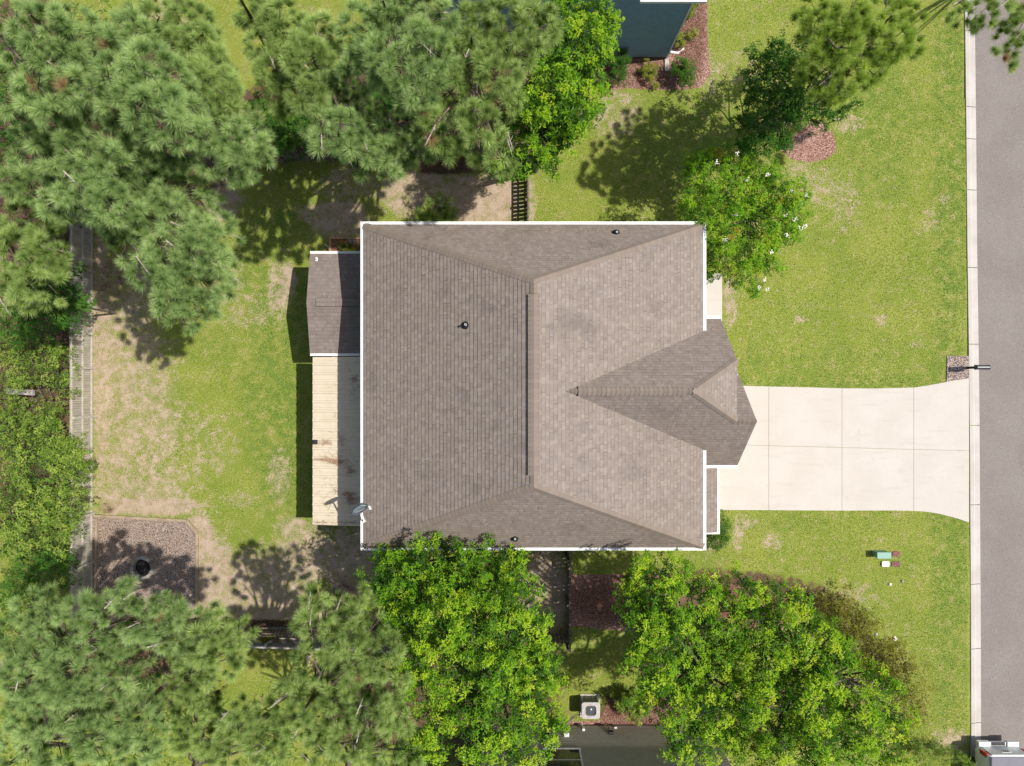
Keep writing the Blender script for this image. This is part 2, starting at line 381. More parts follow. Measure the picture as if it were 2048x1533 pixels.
tip = base + np.column_stack([np.cos(ta)*ln, np.sin(ta)*ln, h])
V = np.stack([base-side, base+side, tip], 1).reshape(-1, 3); F = np.arange(3*n).reshape(-1, 3)
me = np_mesh('grass', V, F, gb.m)
lv = np.repeat(lush, 3); a_ = me.attributes.new('lush', 'FLOAT', 'POINT'); a_.data.foreach_set('value', lv.astype(np.float32))
tag(link('grass', me), 'short green and tan lawn grass around the house and driveway', 'grass', kind='stuff')

# ------------------------------------------------------------------ building materials
def shingles(name, base=(1, 1, 1), line=0.5):
    m = Mat(name, 0.95, 0.12); sp = m.n('SeparateXYZ', Vector=m.uv()); u, v = sp.outputs[0], sp.outputs[1]
    E = 0.143; row = m.math('FLOOR', m.math('DIVIDE', v, E)); fr = m.math('FRACT', m.math('DIVIDE', v, E))
    wn = m.n('TexWhiteNoise', noise_dimensions='1D'); m.t.links.new(row, wn.inputs['W'])
    uu = m.math('ADD', m.math('DIVIDE', u, 0.125), m.math('MULTIPLY', wn.outputs['Value'], 17.0))
    wob = m.noise(4.0, 1, 0.5, m.n('CombineXYZ', X=uu, Y=m.math('MULTIPLY', row, 7.3)).outputs[0])
    uu = m.math('ADD', uu, m.math('MULTIPLY', wob, 0.8))
    tab = m.math('FLOOR', uu); fu = m.math('FRACT', uu)
    w2 = m.n('TexWhiteNoise', noise_dimensions='2D'); cv = m.n('CombineXYZ', X=tab, Y=row); m.t.links.new(cv.outputs[0], w2.inputs['Vector'])
    ra = w2.outputs['Value']
    w3 = m.n('TexWhiteNoise', noise_dimensions='2D'); cv3 = m.n('CombineXYZ', X=m.math('ADD', tab, 91.0), Y=m.math('ADD', row, 37.0)); m.t.links.new(cv3.outputs[0], w3.inputs['Vector'])
    cols = [(0.0, (0.172, 0.141, 0.121)), (0.25, (0.184, 0.151, 0.130)), (0.5, (0.191, 0.158, 0.135)), (0.72, (0.202, 0.167, 0.143)), (0.88, (0.222, 0.186, 0.160)), (1.0, (0.180, 0.155, 0.143))]
    c = m.ramp(ra, [(p, tuple(x*b*1.27 for x, b in zip(q, base))) for p, q in cols])
    # cut-outs of the laminated layer: one tab in two hangs lower, shadow lines along course and tab edges are painted into the colour
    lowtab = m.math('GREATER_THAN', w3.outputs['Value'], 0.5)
    course_shade = m.math('MULTIPLY', m.math('LESS_THAN', fr, 0.15), m.math('ADD', 0.35, m.math('MULTIPLY', lowtab, 0.65)))
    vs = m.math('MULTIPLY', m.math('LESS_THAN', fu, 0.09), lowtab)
    s_ = m.math('MULTIPLY', m.math('MAXIMUM', course_shade, vs), line)
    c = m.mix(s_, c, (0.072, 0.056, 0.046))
    gr = m.noise(60, 2, 0.8); c = m.mix(m.math('MULTIPLY', m.smooth(gr, 0.5, 0.75), 0.35), c, (0.30, 0.26, 0.23))
    st = m.noise(0.9, 4, 0.6); c = m.mix(m.math('MULTIPLY', m.smooth(st, 0.52, 0.74), 0.40), c, (0.11, 0.094, 0.085))
    m.col(c); m.bump(gr, 0.3, 0.005); return m.m
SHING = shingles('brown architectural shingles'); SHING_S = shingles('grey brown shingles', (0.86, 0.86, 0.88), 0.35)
capm = Mat('shingle caps', 0.95, 0.12); u_ = capm.n('SeparateXYZ', Vector=capm.uv()).outputs[0]
wn = capm.n('TexWhiteNoise', noise_dimensions='1D'); capm.t.links.new(capm.math('FLOOR', capm.math('DIVIDE', u_, 0.15)), wn.inputs['W'])
cp = capm.mix(wn.outputs['Value'], (0.205, 0.166, 0.136), (0.235, 0.192, 0.158))
cp = capm.mix(capm.math('MULTIPLY', capm.smooth(capm.noise(50, 2, .8), .5, .75), .35), cp, (0.28, 0.23, 0.20)); capm.col(cp)
CAPS = capm.m
WHITE = simple('white painted metal', (0.80, 0.80, 0.79), 0.4, 0.5, var=0.04)
TRIM = simple('white trim', (0.76, 0.75, 0.73), 0.5, 0.4, var=0.05)
DARK = simple('black plastic', (0.018, 0.018, 0.02), 0.45, 0.5)
BLACKM = simple('black rubber', (0.025, 0.024, 0.023), 0.7, 0.3)
GLASS = Mat('window glass', 0.06, 0.8); GLASS.col((0.03, 0.04, 0.045)); GLASS = GLASS.m
def siding(name, c):
    m = Mat(name, 0.6, 0.3); n = m.noise(5, 4, 0.6); g = m.noise(70, 2, 0.7)
    cc = m.mix(m.smooth(n, 0.3, 0.7), tuple(x*0.92 for x in c), tuple(x*1.06 for x in c))
    m.col(m.mix(m.math('MULTIPLY', m.smooth(g, .5, .8), .25), cc, tuple(x*1.3 for x in c))); return m.m
SIDE_TAN = siding('taupe siding', (0.39, 0.36, 0.285)); SIDE_BLUE = siding('slate blue siding', (0.20, 0.325, 0.43)); SIDE_HOUSE = siding('beige siding', (0.50, 0.46, 0.40))

def clip(poly, a, lo, side):
    out = []
    for i in range(len(poly)):
        p, q = poly[i], poly[(i+1)%len(poly)]; fp = (p[a]-lo)*side; fq = (q[a]-lo)*side
        if fp >= 0: out.append(p)
        if (fp >= 0) != (fq >= 0):
            t = fp/(fp-fq); out.append(tuple(p[k]+(q[k]-p[k])*t for k in range(2)))
    return out
class Roof:
    """slopes laid as real overlapping courses: each one stands proud of the course below"""
    def __init__(s): s.v = []; s.f = []; s.uv = []; s.k = 0
    def slope(s, pts, E=0.143, T=0.013):
        pts = [Vector(p) for p in pts]; n = (pts[1]-pts[0]).cross(pts[2]-pts[0]).normalized()
        if n.z < 0: n = -n
        u = Vector((0,0,1)).cross(n).normalized(); v = n.cross(u).normalized()
        if v.z < 0: v = -v; u = -u
        o = min(pts, key=lambda p: p.dot(v)); s.k += 1; off = s.k*13.37
        P = [((p-o).dot(u), (p-o).dot(v)) for p in pts]
        to3 = lambda a, hh: o + u*a[0] + v*a[1] + n*hh
        vm = max(p[1] for p in P); k = 0
        while k*E < vm - 1e-4:
            lo, hi = k*E, (k+1)*E; q = clip(clip(P, 1, lo, 1), 1, hi, -1)
            if len(q) >= 3:
                b = len(s.v)
                for a in q:
                    s.v.append(to3(a, 0.004 + T*(1-(a[1]-lo)/E))); s.uv.append((a[0]+off, a[1]+1e-4 if a[1] < hi-1e-4 else hi-1e-4))
                s.f.append(list(range(b, b+len(q))))
                low = sorted([a for a in q if abs(a[1]-lo) < 1e-5])
                if len(low) >= 2:
                    a0, a1 = low[0], low[-1]; b = len(s.v)
                    s.v += [to3(a0, 0.004+T), to3(a1, 0.004+T), to3(a1, -0.01), to3(a0, -0.01)]
                    s.uv += [(a0[0]+off, lo+.001), (a1[0]+off, lo+.001), (a1[0]+off, lo+.001), (a0[0]+off, lo+.001)]
                    s.f.append([b, b+1, b+2, b+3])
            k += 1
    def flat(s, pts):      # plain underside or deck
        b = len(s.v); s.v += [Vector(p) for p in pts]; s.uv += [(0, 0)]*len(pts); s.f.append(list(range(b, b+len(pts))))
    def cap(s, p, q, wd, n1, n2, th=0.02):
        """shingle cap bent over a ridge or hip from p to q; n1, n2 the two slope normals"""
        p, q = Vector(p), Vector(q); d = (q-p).normalized(); L = (q-p).length
        a1 = d.cross(Vector(n1)).normalized(); a2 = d.cross(Vector(n2)).normalized()
        if a1.z > 0: a1 = -a1
        if a2.z > 0: a2 = -a2
        n1 = Vector(n1).normalized(); n2 = Vector(n2).normalized(); up = ((n1+n2)/2).normalized()
        k = 0; E = 0.15
        while k*E < L - 0.01:
            t0, t1 = k*E, min(L, (k+1)*E+0.0); h0, h1 = th+0.010, th
            for (a, nn) in ((a1, n1), (a2, n2)):
                b = len(s.v)
                s.v += [p+d*t0+up*h0, p+d*t1+up*h1, p+d*t1+a*wd/2+nn*h1, p+d*t0+a*wd/2+nn*h0]
                s.uv += [(t0+1e-3, 0), (t1-1e-3, 0), (t1-1e-3, .1), (t0+1e-3, .1)]; s.f.append([b, b+1, b+2, b+3])
                b = len(s.v)   # outer edge
                s.v += [p+d*t0+a*wd/2+nn*h0, p+d*t1+a*wd/2+nn*h1, p+d*t1+a*wd/2-nn*.005, p+d*t0+a*wd/2-nn*.005]
                s.uv += [(t0+1e-3, .1)]*4; s.f.append([b, b+1, b+2, b+3])
            k += 1
    def build(s, name, mat, parent):
        me = bpy.data.meshes.new(name); me.from_pydata([tuple(v) for v in s.v], [], s.f); me.materials.append(mat)
        ul = me.uv_layers.new(name='UVMap'); lv = np.empty(len(me.loops), np.int32); me.loops.foreach_get('vertex_index', lv)
        ul.data.foreach_set('uv', np.asarray(s.uv, np.float32)[lv].ravel()); me.update(); return link(name, me, parent)

def gutter(p, q, outward, parent, wd=0.115, lip=True):
    """open K-style gutter: back, floor and outer lip"""
    p, q = Vector(p), Vector(q); o = Vector(outward); mb = MB(); z = p.z
    d = (q-p).normalized()
    def strip(o0, o1, z0, z1):
        A, B = p + o*o0, q + o*o0; A2, B2 = p + o*o1, q + o*o1
        mb.add([(A.x,A.y,z+z0),(B.x,B.y,z+z0),(B2.x,B2.y,z+z0),(A2.x,A2.y,z+z0),(A.x,A.y,z+z1),(B.x,B.y,z+z1),(B2.x,B2.y,z+z1),(A2.x,A2.y,z+z1)],
               [(0,3,2,1),(4,5,6,7),(0,1,5,4),(1,2,6,5),(2,3,7,6),(3,0,4,7)])
    strip(0.0, 0.012, -0.12, 0.0); strip(0.012, wd-0.03, -0.05, -0.035); strip(wd-0.03, wd, -0.12, -0.005)
    return mb.build('gutter', WHITE, parent)

# ------------------------------------------------------------------ main house
house = thing('house', 'tan house with large brown shingle hip roof in the middle of the plot', 'house', (0, 0, 0))
x0, x1 = at(727.5, 0, 5).x, at(1406, 0, 5).x; y1 = at(0, 450, 5).y; y0 = at(0, 1095, 5).y
ZE, ZR = 5.0, 7.9
rx_ = at(1068, 0, ZR).x; ryN = at(0, 560, ZR).y; ryS = at(0, 975, ZR).y
A, B, Cc, D = (x0,y1,ZE), (x1,y1,ZE), (x1,y0,ZE), (x0,y0,ZE); RN, RS = (rx_,ryN,ZR), (rx_,ryS,ZR)
rf = Roof(); rf.slope([A, D, RS, RN]); rf.slope([B, Cc, RS, RN]); rf.slope([A, B, RN]); rf.slope([D, Cc, RS])
# front cross gable with clipped end, and the lower gable beside it
ZC = 7.4; yc = -0.26; sl_ = 1.16; zN, zS = 4.43, 4.26; yN = yc+(ZC-zN)/sl_; yS = yc-(ZC-zS)/sl_
XJ = 7.51; XG = 8.17; zj = 6.2; yj = (ZC-zj)/sl_; zg = 6.22; yg = yc-(ZC-zg)/sl_; XT = 5.71
rf.slope([(1.3,yc,ZC),(XT,yc,ZC),(XJ,yc+yj,zj),(XJ,yN,zN),(1.3,yN,zN)])
rf.slope([(1.3,yc,ZC),(XT,yc,ZC),(XJ,yc-yj,zj),(XG,yg,zg),(XG,yS,zS),(1.3,yS,zS)])
rf.slope([(XT,yc,ZC),(XJ,yc+yj,zj),(XJ,yc-yj,zj)])
zgN = 4.43; ygN = yg+(zg-zgN)/sl_
rf.slope([(6.2,yg,zg),(XG,yg,zg),(XG,ygN,zgN),(6.2,ygN,zgN)])
# pent roof over the front bay
zp0, zp1 = 2.85, 3.25; xo = at(1434.5, 0, zp0).x; ypS = at(0, 1065, zp0).y; ypN = at(0, 932, zp0).y
rf.slope([(xo,ypN,zp0),(xo,ypS,zp0),(6.3,ypS,zp1),(6.3,ypN,zp1)])
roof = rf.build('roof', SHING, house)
def nrm(a, b, c):
    n = (Vector(b)-Vector(a)).cross(Vector(c)-Vector(a)).normalized(); return n if n.z > 0 else -n
nW, nE, nN, nS = nrm(A,D,RS), nrm(B,Cc,RS), nrm(A,B,RN), nrm(D,Cc,RS)
cap = Roof()
cap.cap(A, RN, .28, nW, nN); cap.cap(B, RN, .28, nE, nN); cap.cap(D, RS, .28, nW, nS); cap.cap(Cc, RS, .28, nE, nS)
cap.cap(RS, RN, .24, nW, nE)
gN = nrm((1,yc,ZC),(5,yc,ZC),(5,yN,zN)); gS = nrm((1,yc,ZC),(5,yc,ZC),(5,yS,zS)); gJ = nrm((XT,yc,ZC),(XJ,yc+yj,zj),(XJ,yc-yj,zj))
cap.cap((XJ,yc+yj,zj), (XT,yc,ZC), .24, gN, gJ); cap.cap((XJ,yc-yj,zj), (XT,yc,ZC), .24, gS, gJ)
cap.cap((1.7,yc,ZC), (XT,yc,ZC), .2, gN, gS); cap.cap((XJ-.1,yg,zg+.005), (XG,yg,zg+.005), .2, gN, gS)
o = cap.build('hip_cap', CAPS, roof)
rv = Roof()    # raised ridge vents
ya, yb = at(0, 952, ZR+.06).y, at(0, 588, ZR+.06).y
rv.cap((rx_,ya,ZR+.012), (rx_,yb,ZR+.012), .36, nW*0.7+Vector((0,0,.5)), nE*0.7+Vector((0,0,.5)), .035)
rv.flat([(rx_-.175,ya,ZR-.1),(rx_+.175,ya,ZR-.1),(rx_+.175,ya,ZR+.02),(rx_,ya,ZR+.08),(rx_-.175,ya,ZR+.02)])
rv.flat([(rx_-.175,yb,ZR-.1),(rx_+.175,yb,ZR-.1),(rx_+.175,yb,ZR+.02),(rx_,yb,ZR+.08),(rx_-.175,yb,ZR+.02)])
rv.build('ridge_vent', CAPS, roof)
rv = Roof(); xa, xb = at(1157,0,ZC+.06).x, at(1374,0,ZC+.06).x; up2 = Vector((0,0,.9))
rv.cap((xa,yc,ZC+.0), (xb,yc,ZC+.0), .29, gN*0.85+Vector((0,0,.35)), gS*0.85+Vector((0,0,.35)), .04)
rv.flat([(xa-.002,yc-.16,ZC-.22),(xa-.002,yc+.16,ZC-.22),(xa-.002,yc+.15,ZC-.06),(xa-.002,yc,ZC+.035),(xa-.002,yc-.15,ZC-.06)])
rv.build('ridge_vent', CAPS, roof)
# dark slot under each ridge vent
mb = MB(); mb.box(rx_-.135, rx_+.135, ya+.01, yb-.01, ZR-.12, ZR+.015); mb.box(xa+.06, xb-.01, yc-.12, yc+.12, ZC-.16, ZC-.03)
mb.build('vent_slot', BLACKM, roof)
# small pipes through the roof
def on_west(px, py):
    z = 6.5
    for _ in range(20): p = at(px, py, z); z = ZE + (p.x-x0)/(rx_-x0)*(ZR-ZE)
    return at(px, py, z)
def on_ns(px, py, north):
    z = 5.5
    for _ in range(20):
        p = at(px, py, z); z = ZE + ((y1-p.y)/(y1-ryN) if north else (p.y-y0)/(ryS-y0))*(ZR-ZE)
    return at(px, py, z)
for p, hgt, r in ((on_west(932, 651), .32, .035), (on_ns(1232, 467, True), .22, .03), (on_ns(1030, 1076, False), .22, .03)):
    mb = MB(); mb.lathe(p, [(.13,-.05),(.13,.03),(.10,.05),(.06,.12),(r+.012,.16),(r+.012,.10)], 20); b = mb.build('vent_boot', BLACKM, roof, smooth=True)
    mb = MB(); mb.lathe(p, [(r,-.05),(r,hgt),(r-.010,hgt),(r-.010,.0)], 16); mb.build('vent_pipe', TRIM, b)
# gutters and fascia
g = 0.0
gutter((x0,y0-.115,ZE),(x0,y1+.115,ZE),(-1,0,0),house); gutter((x0,y1,ZE),(x1,y1,ZE),(0,1,0),house); gutter((x0,y0,ZE),(x1,y0,ZE),(0,-1,0),house)
gutter((x1,at(0,662,5).y,ZE),(x1,y1+.115,ZE),(1,0,0),house); gutter((x1,y0-.115,ZE),(x1,at(0,901,5).y,ZE),(1,0,0),house)
gutter((x1,yN,zN-.01),(XJ,yN,zN-.01),(0,1,0),house); gutter((x1+.12,yS,zS-.01),(XG+.02,yS,zS-.01),(0,-1,0),house)
gutter((xo,ypS,zp0),(xo,ypN+.1,zp0),(1,0,0),house,.10); 
mb = MB(); mb.box(6.35, xo+.09, ypS-.07, ypS, zp0-.16, zp0+.02); mb.build('fascia', TRIM, house); mb = MB()
def rake(p, q, th=.03, ht=.18): mb.beam((p[0]+.0,p[1],p[2]-ht*.5/.64-.04), (q[0],q[1],q[2]-ht*.5/.64-.04), th, ht)
rake((XJ-.02,yN,zN),(XJ-.02,yc+yj,zj)); rake((XG-.02,yS,zS),(XG-.02,yg,zg)); rake((XG-.02,ygN,zgN),(XG-.02,yg,zg)); rake((XJ-.02,yc+yj,zj),(XJ-.02,yc-yj,zj))
mb.build('fascia', TRIM, house)
mb = MB(); O = .42
mb.box(x0+O, x1-O, y0+O, y1-O, -.05, ZE-.05)
mb.box(x1-O, XJ-.35, yc-2.2, yN-.35, -.05, zN-.05)
mb.box(x1-O, xo-.25, ypS+.2, ygN-.3, -.05, 2.8)
mb.box(XJ-.9, XG-.35, yS+.35, ygN-.3, 2.7, zS-.05)
for X, pk, z0_, yl, yr in ((XJ-.36, zj, zN, yc-yj, yN-.35), (XG-.36, zg, zS, yS+.35, ygN-.3)):
    mb.add([(X-.1,yl,z0_-.1),(X-.1,yr,z0_-.1),(X-.1,(yl+yr)/2,pk-.3),(X,yl,z0_-.1),(X,yr,z0_-.1),(X,(yl+yr)/2,pk-.3)], [(0,1,2),(3,5,4),(0,2,5,3),(1,4,5,2),(0,3,4,1)])
wl = mb.build('wall', SIDE_HOUSE, house)
mb = MB(); mb.box(x0+.02, x1-.02, y0+.02, y1-.02, ZE-.06, ZE-.03); mb.build('soffit', TRIM, house)
mb = MB(); gx_ = xo-.25
mb.box(gx_, gx_+.05, -5.4, -.6, -.02, 2.35)
for k in range(1, 4): mb.box(gx_+.05, gx_+.065, -5.36, -.64, k*.58-.015, k*.58+.015)
mb.build('garage_door', TRIM, house)

# side room with its own small gable roof
zr0, zr1 = 2.6, 3.05; xw = at(620, 0, zr0).x; ya_, yb_ = at(0, 508, zr0).y, at(0, 707, zr0).y; ym_ = (ya_+yb_)/2
room = thing('side_room', 'single storey side room with small grey brown gable roof against the house back wall', 'extension')
rr = Roof(); xe = x0+O-.01
rr.slope([(xw,ya_,zr0),(xe,ya_,zr0),(xe,ym_,zr1),(xw,ym_,zr1)]); rr.slope([(xw,yb_,zr0),(xe,yb_,zr0),(xe,ym_,zr1),(xw,ym_,zr1)])
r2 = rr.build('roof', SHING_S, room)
cr = Roof(); n1 = nrm((xw,ya_,zr0),(xe,ya_,zr0),(xe,ym_,zr1)); n2 = nrm((xw,yb_,zr0),(xe,yb_,zr0),(xe,ym_,zr1))
cr.cap((at(632,0,3.05).x,ym_,zr1+.015), (xe,ym_,zr1+.015), .30, n1, n2, .03); cr.build('ridge_vent', SHING_S, r2)
mb = MB(); mb.box(at(632,0,3.05).x-.012, xe, ym_-.165, ym_+.165, zr1-.08, zr1+.004); mb.build('vent_slot', BLACKM, r2)
for yy, oo in ((ya_, 1), (yb_, -1)): gutter((xw,yy,zr0),(xe,yy,zr0),(0,oo,0),room,.10)
mb = MB(); mb.box(xw+.3, xe-.01, yb_+.3, ya_-.3, -.05, zr0-.02)
mb.add([(xw+.3,yb_+.3,zr0-.03),(xw+.3,ya_-.3,zr0-.03),(xw+.3,ym_,zr1-.08),(xe-.01,yb_+.3,zr0-.03),(xe-.01,ya_-.3,zr0-.03),(xe-.01,ym_,zr1-.08)], [(0,1,2),(3,5,4),(0,2,5,3),(1,4,5,2)])
mb.build('wall', SIDE_HOUSE, room)
p = at(633, 519, 2.68); mb = MB(); mb.box(p.x-.045, p.x+.045, p.y-.07, p.y+.07, p.z-.02, p.z+.012); t_ = mb.build('label', WHITE, room)
mb = MB(); mb.box(p.x-.035, p.x+.0, p.y-.04, p.y+.03, p.z+.011, p.z+.015); mb.build('print', simple('blue print', (.05,.05,.25)), t_)
p = at(668, 714, 2.6); mb = MB(); mb.beam((p.x,p.y+.12,2.50),(p.x-.03,p.y-.14,2.42), .19, .07); mb.build('downspout', simple('brown metal', (.11,.075,.07), .5, .4), room)

# corrugated patio cover
pm = Mat('cream corrugated panel', 0.55, 0.4); n_ = pm.noise(2.5, 5, 0.65); n2_ = pm.noise(14, 4, 0.7)
c_ = pm.mix(pm.smooth(n_, .35, .7), (0.68, 0.58, 0.43), (0.72, 0.635, 0.49)); c_ = pm.mix(pm.math('MULTIPLY', pm.smooth(n2_, .60, .78), .6), c_, (0.38, 0.30, 0.19))
pm.col(c_); tr = pm.t.nodes.new('ShaderNodeBsdfTranslucent'); tr.inputs[0].default_value = (.62,.52,.36,1)
mx = pm.t.nodes.new('ShaderNodeMixShader'); mx.inputs[0].default_value = .10
pm.t.links.new(pm.b.outputs[0], mx.inputs[1]); pm.t.links.new(tr.outputs[0], mx.inputs[2]); pm.t.links.new(mx.outputs[0], pm.t.nodes['Material Output'].inputs[0])
patio = thing('patio_cover', 'cream corrugated patio roof on wooden posts behind the house', 'patio cover')
zo, zi = 2.38, 2.85; xo2 = at(625.5, 0, zo).x; xi2 = x0+O-.02; yt, yb2 = yb_-.14, at(0, 1050, 2.4).y
rows = []; y = yt; pitch = .364; k = 0
while y > yb2:
    for dy, h_ in ((0,0),(.115,0),(.135,.012),(.155,0),(.225,0),(.25,.034),(.315,.034),(.34,0)):
        if y-dy > yb2: rows.append((y-dy, h_))
    y -= pitch
rows.append((yb2, 0)); V = []; F = []
for (yy, h_) in rows:
    for t in (0, .33, .66, 1): V.append((xo2+(xi2-xo2)*t, yy, zo+(zi-zo)*t+h_))
for a in range(len(rows)-1):
    for b in range(3): F.append((a*4+b, a*4+b+1, (a+1)*4+b+1, (a+1)*4+b))
me = np_mesh('roof_sheet', V, F, pm.m); o = link('roof_sheet', me, patio); sd = o.modifiers.new('thick', 'SOLIDIFY'); sd.thickness = .006
TREATED = Mat('treated timber', .85, .2); wv = TREATED.noise(3, 5, .7); TREATED.col(TREATED.mix(TREATED.smooth(wv,.3,.7), (.26,.20,.13), (.40,.32,.22))); TREATED = TREATED.m
mb = MB(); mb.box(xo2+.28, xo2+.40, yb2+.1, yt-.3, zo-.12, zo+.02)
for k in range(6):
    yy = yb2+.15+k*(yt-yb2-.5)/5; mb.beam((xo2+.15,yy,zo-.05+.02),(xi2,yy,zi-.08), .05, .10)
mb.build('beam', TREATED, patio)
for k in range(4):
    yy = yb2+.2+k*(yt-yb2-.6)/3; mb = MB(); mb.box(xo2+.29, xo2+.39, yy-.05, yy+.05, -.05, zo-.12); mb.build('post', TREATED, patio)
p = at(630.5, 884.5, 2.42); mb = MB(); mb.box(p.x-.09, p.x+.10, p.y-.09, p.y+.09, p.z-.05, p.z+.06); mb.lathe((p.x,p.y,p.z+.06), [(.03,0),(.03,.01),(0,.012)], 10)
sp_ = mb.build('solar_lamp', DARK, None, .01); tag(sp_, 'small black square lamp clipped to patio roof edge', 'lamp')
mb = MB(); s0 = at(660, 1026, 2.4)
mb.box(at(640,0).x, xi2+.1, at(0,1040).y, at(0,735).y, -.06, .09); tag(mb.build('patio_slab', CONC), kind='structure')
# fallen pine needles on the sheet
nd = Mat('dry pine needles', .9, .1); nd.col(nd.mix(nd.noise(9,2), (.24,.13,.075), (.46,.31,.20))); DRYN = nd.m
V = []; F = []
def needles(px, py, sx, sy, n, L=.19, ang=0):
    for _ in range(int(n*.9)):
        q = at(px+random.gauss(0, sx), py+random.gauss(0, sy), 2.6)
        if not (xo2 < q.x < xi2 and yb2 < q.y < yt): continue
        z = zo+(zi-zo)*(q.x-xo2)/(xi2-xo2)+.042+random.random()*.02
        a = ang+random.gauss(0, .7); d = Vector((math.cos(a), math.sin(a), 0))*L*random.uniform(.5,1.2)/2; s_ = Vector((-d.y, d.x, 0)).normalized()*.0038
        b = len(V); V.extend([(q.x-d.x-s_.x,q.y-d.y-s_.y,z),(q.x+d.x-s_.x,q.y+d.y-s_.y,z),(q.x+d.x+s_.x,q.y+d.y+s_.y,z),(q.x-d.x+s_.x,q.y-d.y+s_.y,z)]); F.append((b,b+1,b+2,b+3))
for a in ((650,886,8,3,50),(660,921,14,2.5,90),(672,924,8,3,60),(640,920,8,1.5,20),(700,940,6,6,60),(705,996,8,6,80),(694,990,5,4,30),(665,975,8,8,12),(700,1000,5,5,40),(685,880,4,8,30),(712,760,4,3,30),(650,1000,10,14,16),(710,775,6,14,30),(640,1047,20,1.5,40),(700,1045,10,2,20),(690,920,14,10,30),(660,800,26,60,26),(670,960,20,40,30)): needles(*a)
tag(link('fallen_pine_needles', np_mesh('fallen_pine_needles', V, F, DRYN)), 'brown fallen pine needles lying on the cream patio roof', 'pine needles', kind='stuff')

# satellite dish
dz = thing('satellite_dish', 'grey satellite dish on a white mast at the rear roof corner', 'satellite dish', tuple(at(730, 1041, 5.05)))
c = at(720, 1018.5, 5.5) - dz.location
nv = Vector((-.36, .93, 0)).normalized()*math.sin(R(66)) + Vector((0,0,1))*math.cos(R(66)); nv.normalize()
ua = Vector((0,0,1)).cross(nv).normalized(); va = nv.cross(ua)
V = []; F = []; NR, NS = 6, 32
for s_ in (0, 1):
    for i in range(NR+1):
        r = i/NR
        for k in range(NS):
            t = 2*math.pi*k/NS; q = c + ua*math.cos(t)*.31*r + va*math.sin(t)*.29*r + nv*(.07*r*r-.07-(.008*s_)); V.append(tuple(q))
for s_ in (0, 1):
    o0 = s_*(NR+1)*NS
    for i in range(NR):
        for k in range(NS):
            f = (o0+i*NS+k, o0+i*NS+(k+1)%NS, o0+(i+1)*NS+(k+1)%NS, o0+(i+1)*NS+k); F.append(f if not s_ else f[::-1])
o1 = NR*NS; o2 = (NR+1)*NS+NR*NS
for k in range(NS): F.append((o1+k, o1+(k+1)%NS, o2+(k+1)%NS, o2+k))
refl = link('reflector', np_mesh('reflector', V, F, simple('blue grey dish paint', (.20,.24,.29), .35, .5), smooth=True), dz)
tc = bpy.data.curves.new('logo', 'FONT'); tc.body = 'DIRECTV'; tc.size = .085; tc.align_x = 'CENTER'; tc.align_y = 'CENTER'; tc.extrude = .002
to = bpy.data.objects.new('tmp', tc); C.objects.link(to); dg = bpy.context.evaluated_depsgraph_get()
me = bpy.data.meshes.new_from_object(to.evaluated_get(dg)); bpy.data.objects.remove(to); me.materials.append(WHITE)
lg = link('logo', me, refl); M3 = Matrix((ua*-1, va*-1, nv)).transposed().to_4x4() if False else Matrix((ua, va, nv)).transposed().to_4x4()
lg.matrix_local = Matrix.Translation(c + nv*-.04 + va*.02) @ M3 @ Matrix.Scale(1.5, 4, (0,1,0))
mb = MB(); mb.tube([(0,0,-.1),(0,0,.16),c - nv*.10], [.028,.028,.028], 10)
mb.beam((-.09,-.06,-.02),(.09,-.06,-.02), .06, .015); mb.beam((0,-.09,-.02),(.02,.09,-.02), .05, .015); mb.tube([(.06,-.08,-.06),(0,0,.10)], .014, 8); mb.tube([(-.06,-.08,-.06),(0,0,.10)], .014, 8)
mb.build('mast', WHITE, dz)
mb = MB(); lnb = at(738.5, 1014, 5.62) - dz.location
mb.tube([c - va*.27 - nv*.02, lnb - va*.04], .014, 8); mb.build('feed_arm', WHITE, dz)
mb = MB(); q = c + ua*(-.36) + nv*.05; q2 = c + ua*.36 + nv*.05
mb.tube([lnb - nv*-.04, lnb - nv*.10], [.035,.045], 12); mb.build('receiver', TRIM, dz)

# ------------------------------------------------------------------ neighbouring houses (lap siding is real stepped courses)
def lap_wall(mb, p, q, z0, z1, out, step=.13, th=.014):
    p, q, out = Vector(p), Vector(q), Vector(out); z = z0
    while z < z1 - .01:
        zt = min(z+step, z1)
        mb.add([(p+out*th)+Vector((0,0,z)), (q+out*th)+Vector((0,0,z)), q+Vector((0,0,zt)), p+Vector((0,0,zt))], [(0,1,2,3)])
        mb.add([p+Vector((0,0,z)), q+Vector((0,0,z)), (q+out*th)+Vector((0,0,z)), (p+out*th)+Vector((0,0,z))], [(0,1,2,3)]); z = zt
nb = thing('neighbour_house', 'slate blue sided house wall at the top edge behind trees', 'house')
xa, xb, yw = -2.5, at(1331, 0).x, at(0, 119).y
mb = MB(); lap_wall(mb, (xa,yw,0), (xb,yw,0), .25, 5.9, (0,-1,0)); mb.box(xa, xb, yw+.002, yw+11, -.05, 5.9); mb.build('wall', SIDE_BLUE, nb)
mb = MB(); mb.box(xa, xb+.01, yw-.004, yw+.05, -.05, .25); mb.build('foundation', simple('foundation', (.10,.085,.07)), nb)
mb = MB(); mb.box(xb-.02, xb+.045, yw-.03, yw+.12, .2, 5.8); mb.build('corner_trim', TRIM, nb)
mb = MB(); mb.tube([(xb+.10,yw+.35,5.5),(xb+.10,yw+.35,.25),(xb+.20,yw+.25,.12),(xb+.5,yw+.22,.08),(xb+.75,yw+.42,.06)], .055, 8); mb.build('downspout', TRIM, nb)
r3 = Roof(); yl = yw-.42; xl, xh = at(1281,0,5.7).x, at(1414,0,5.7).x
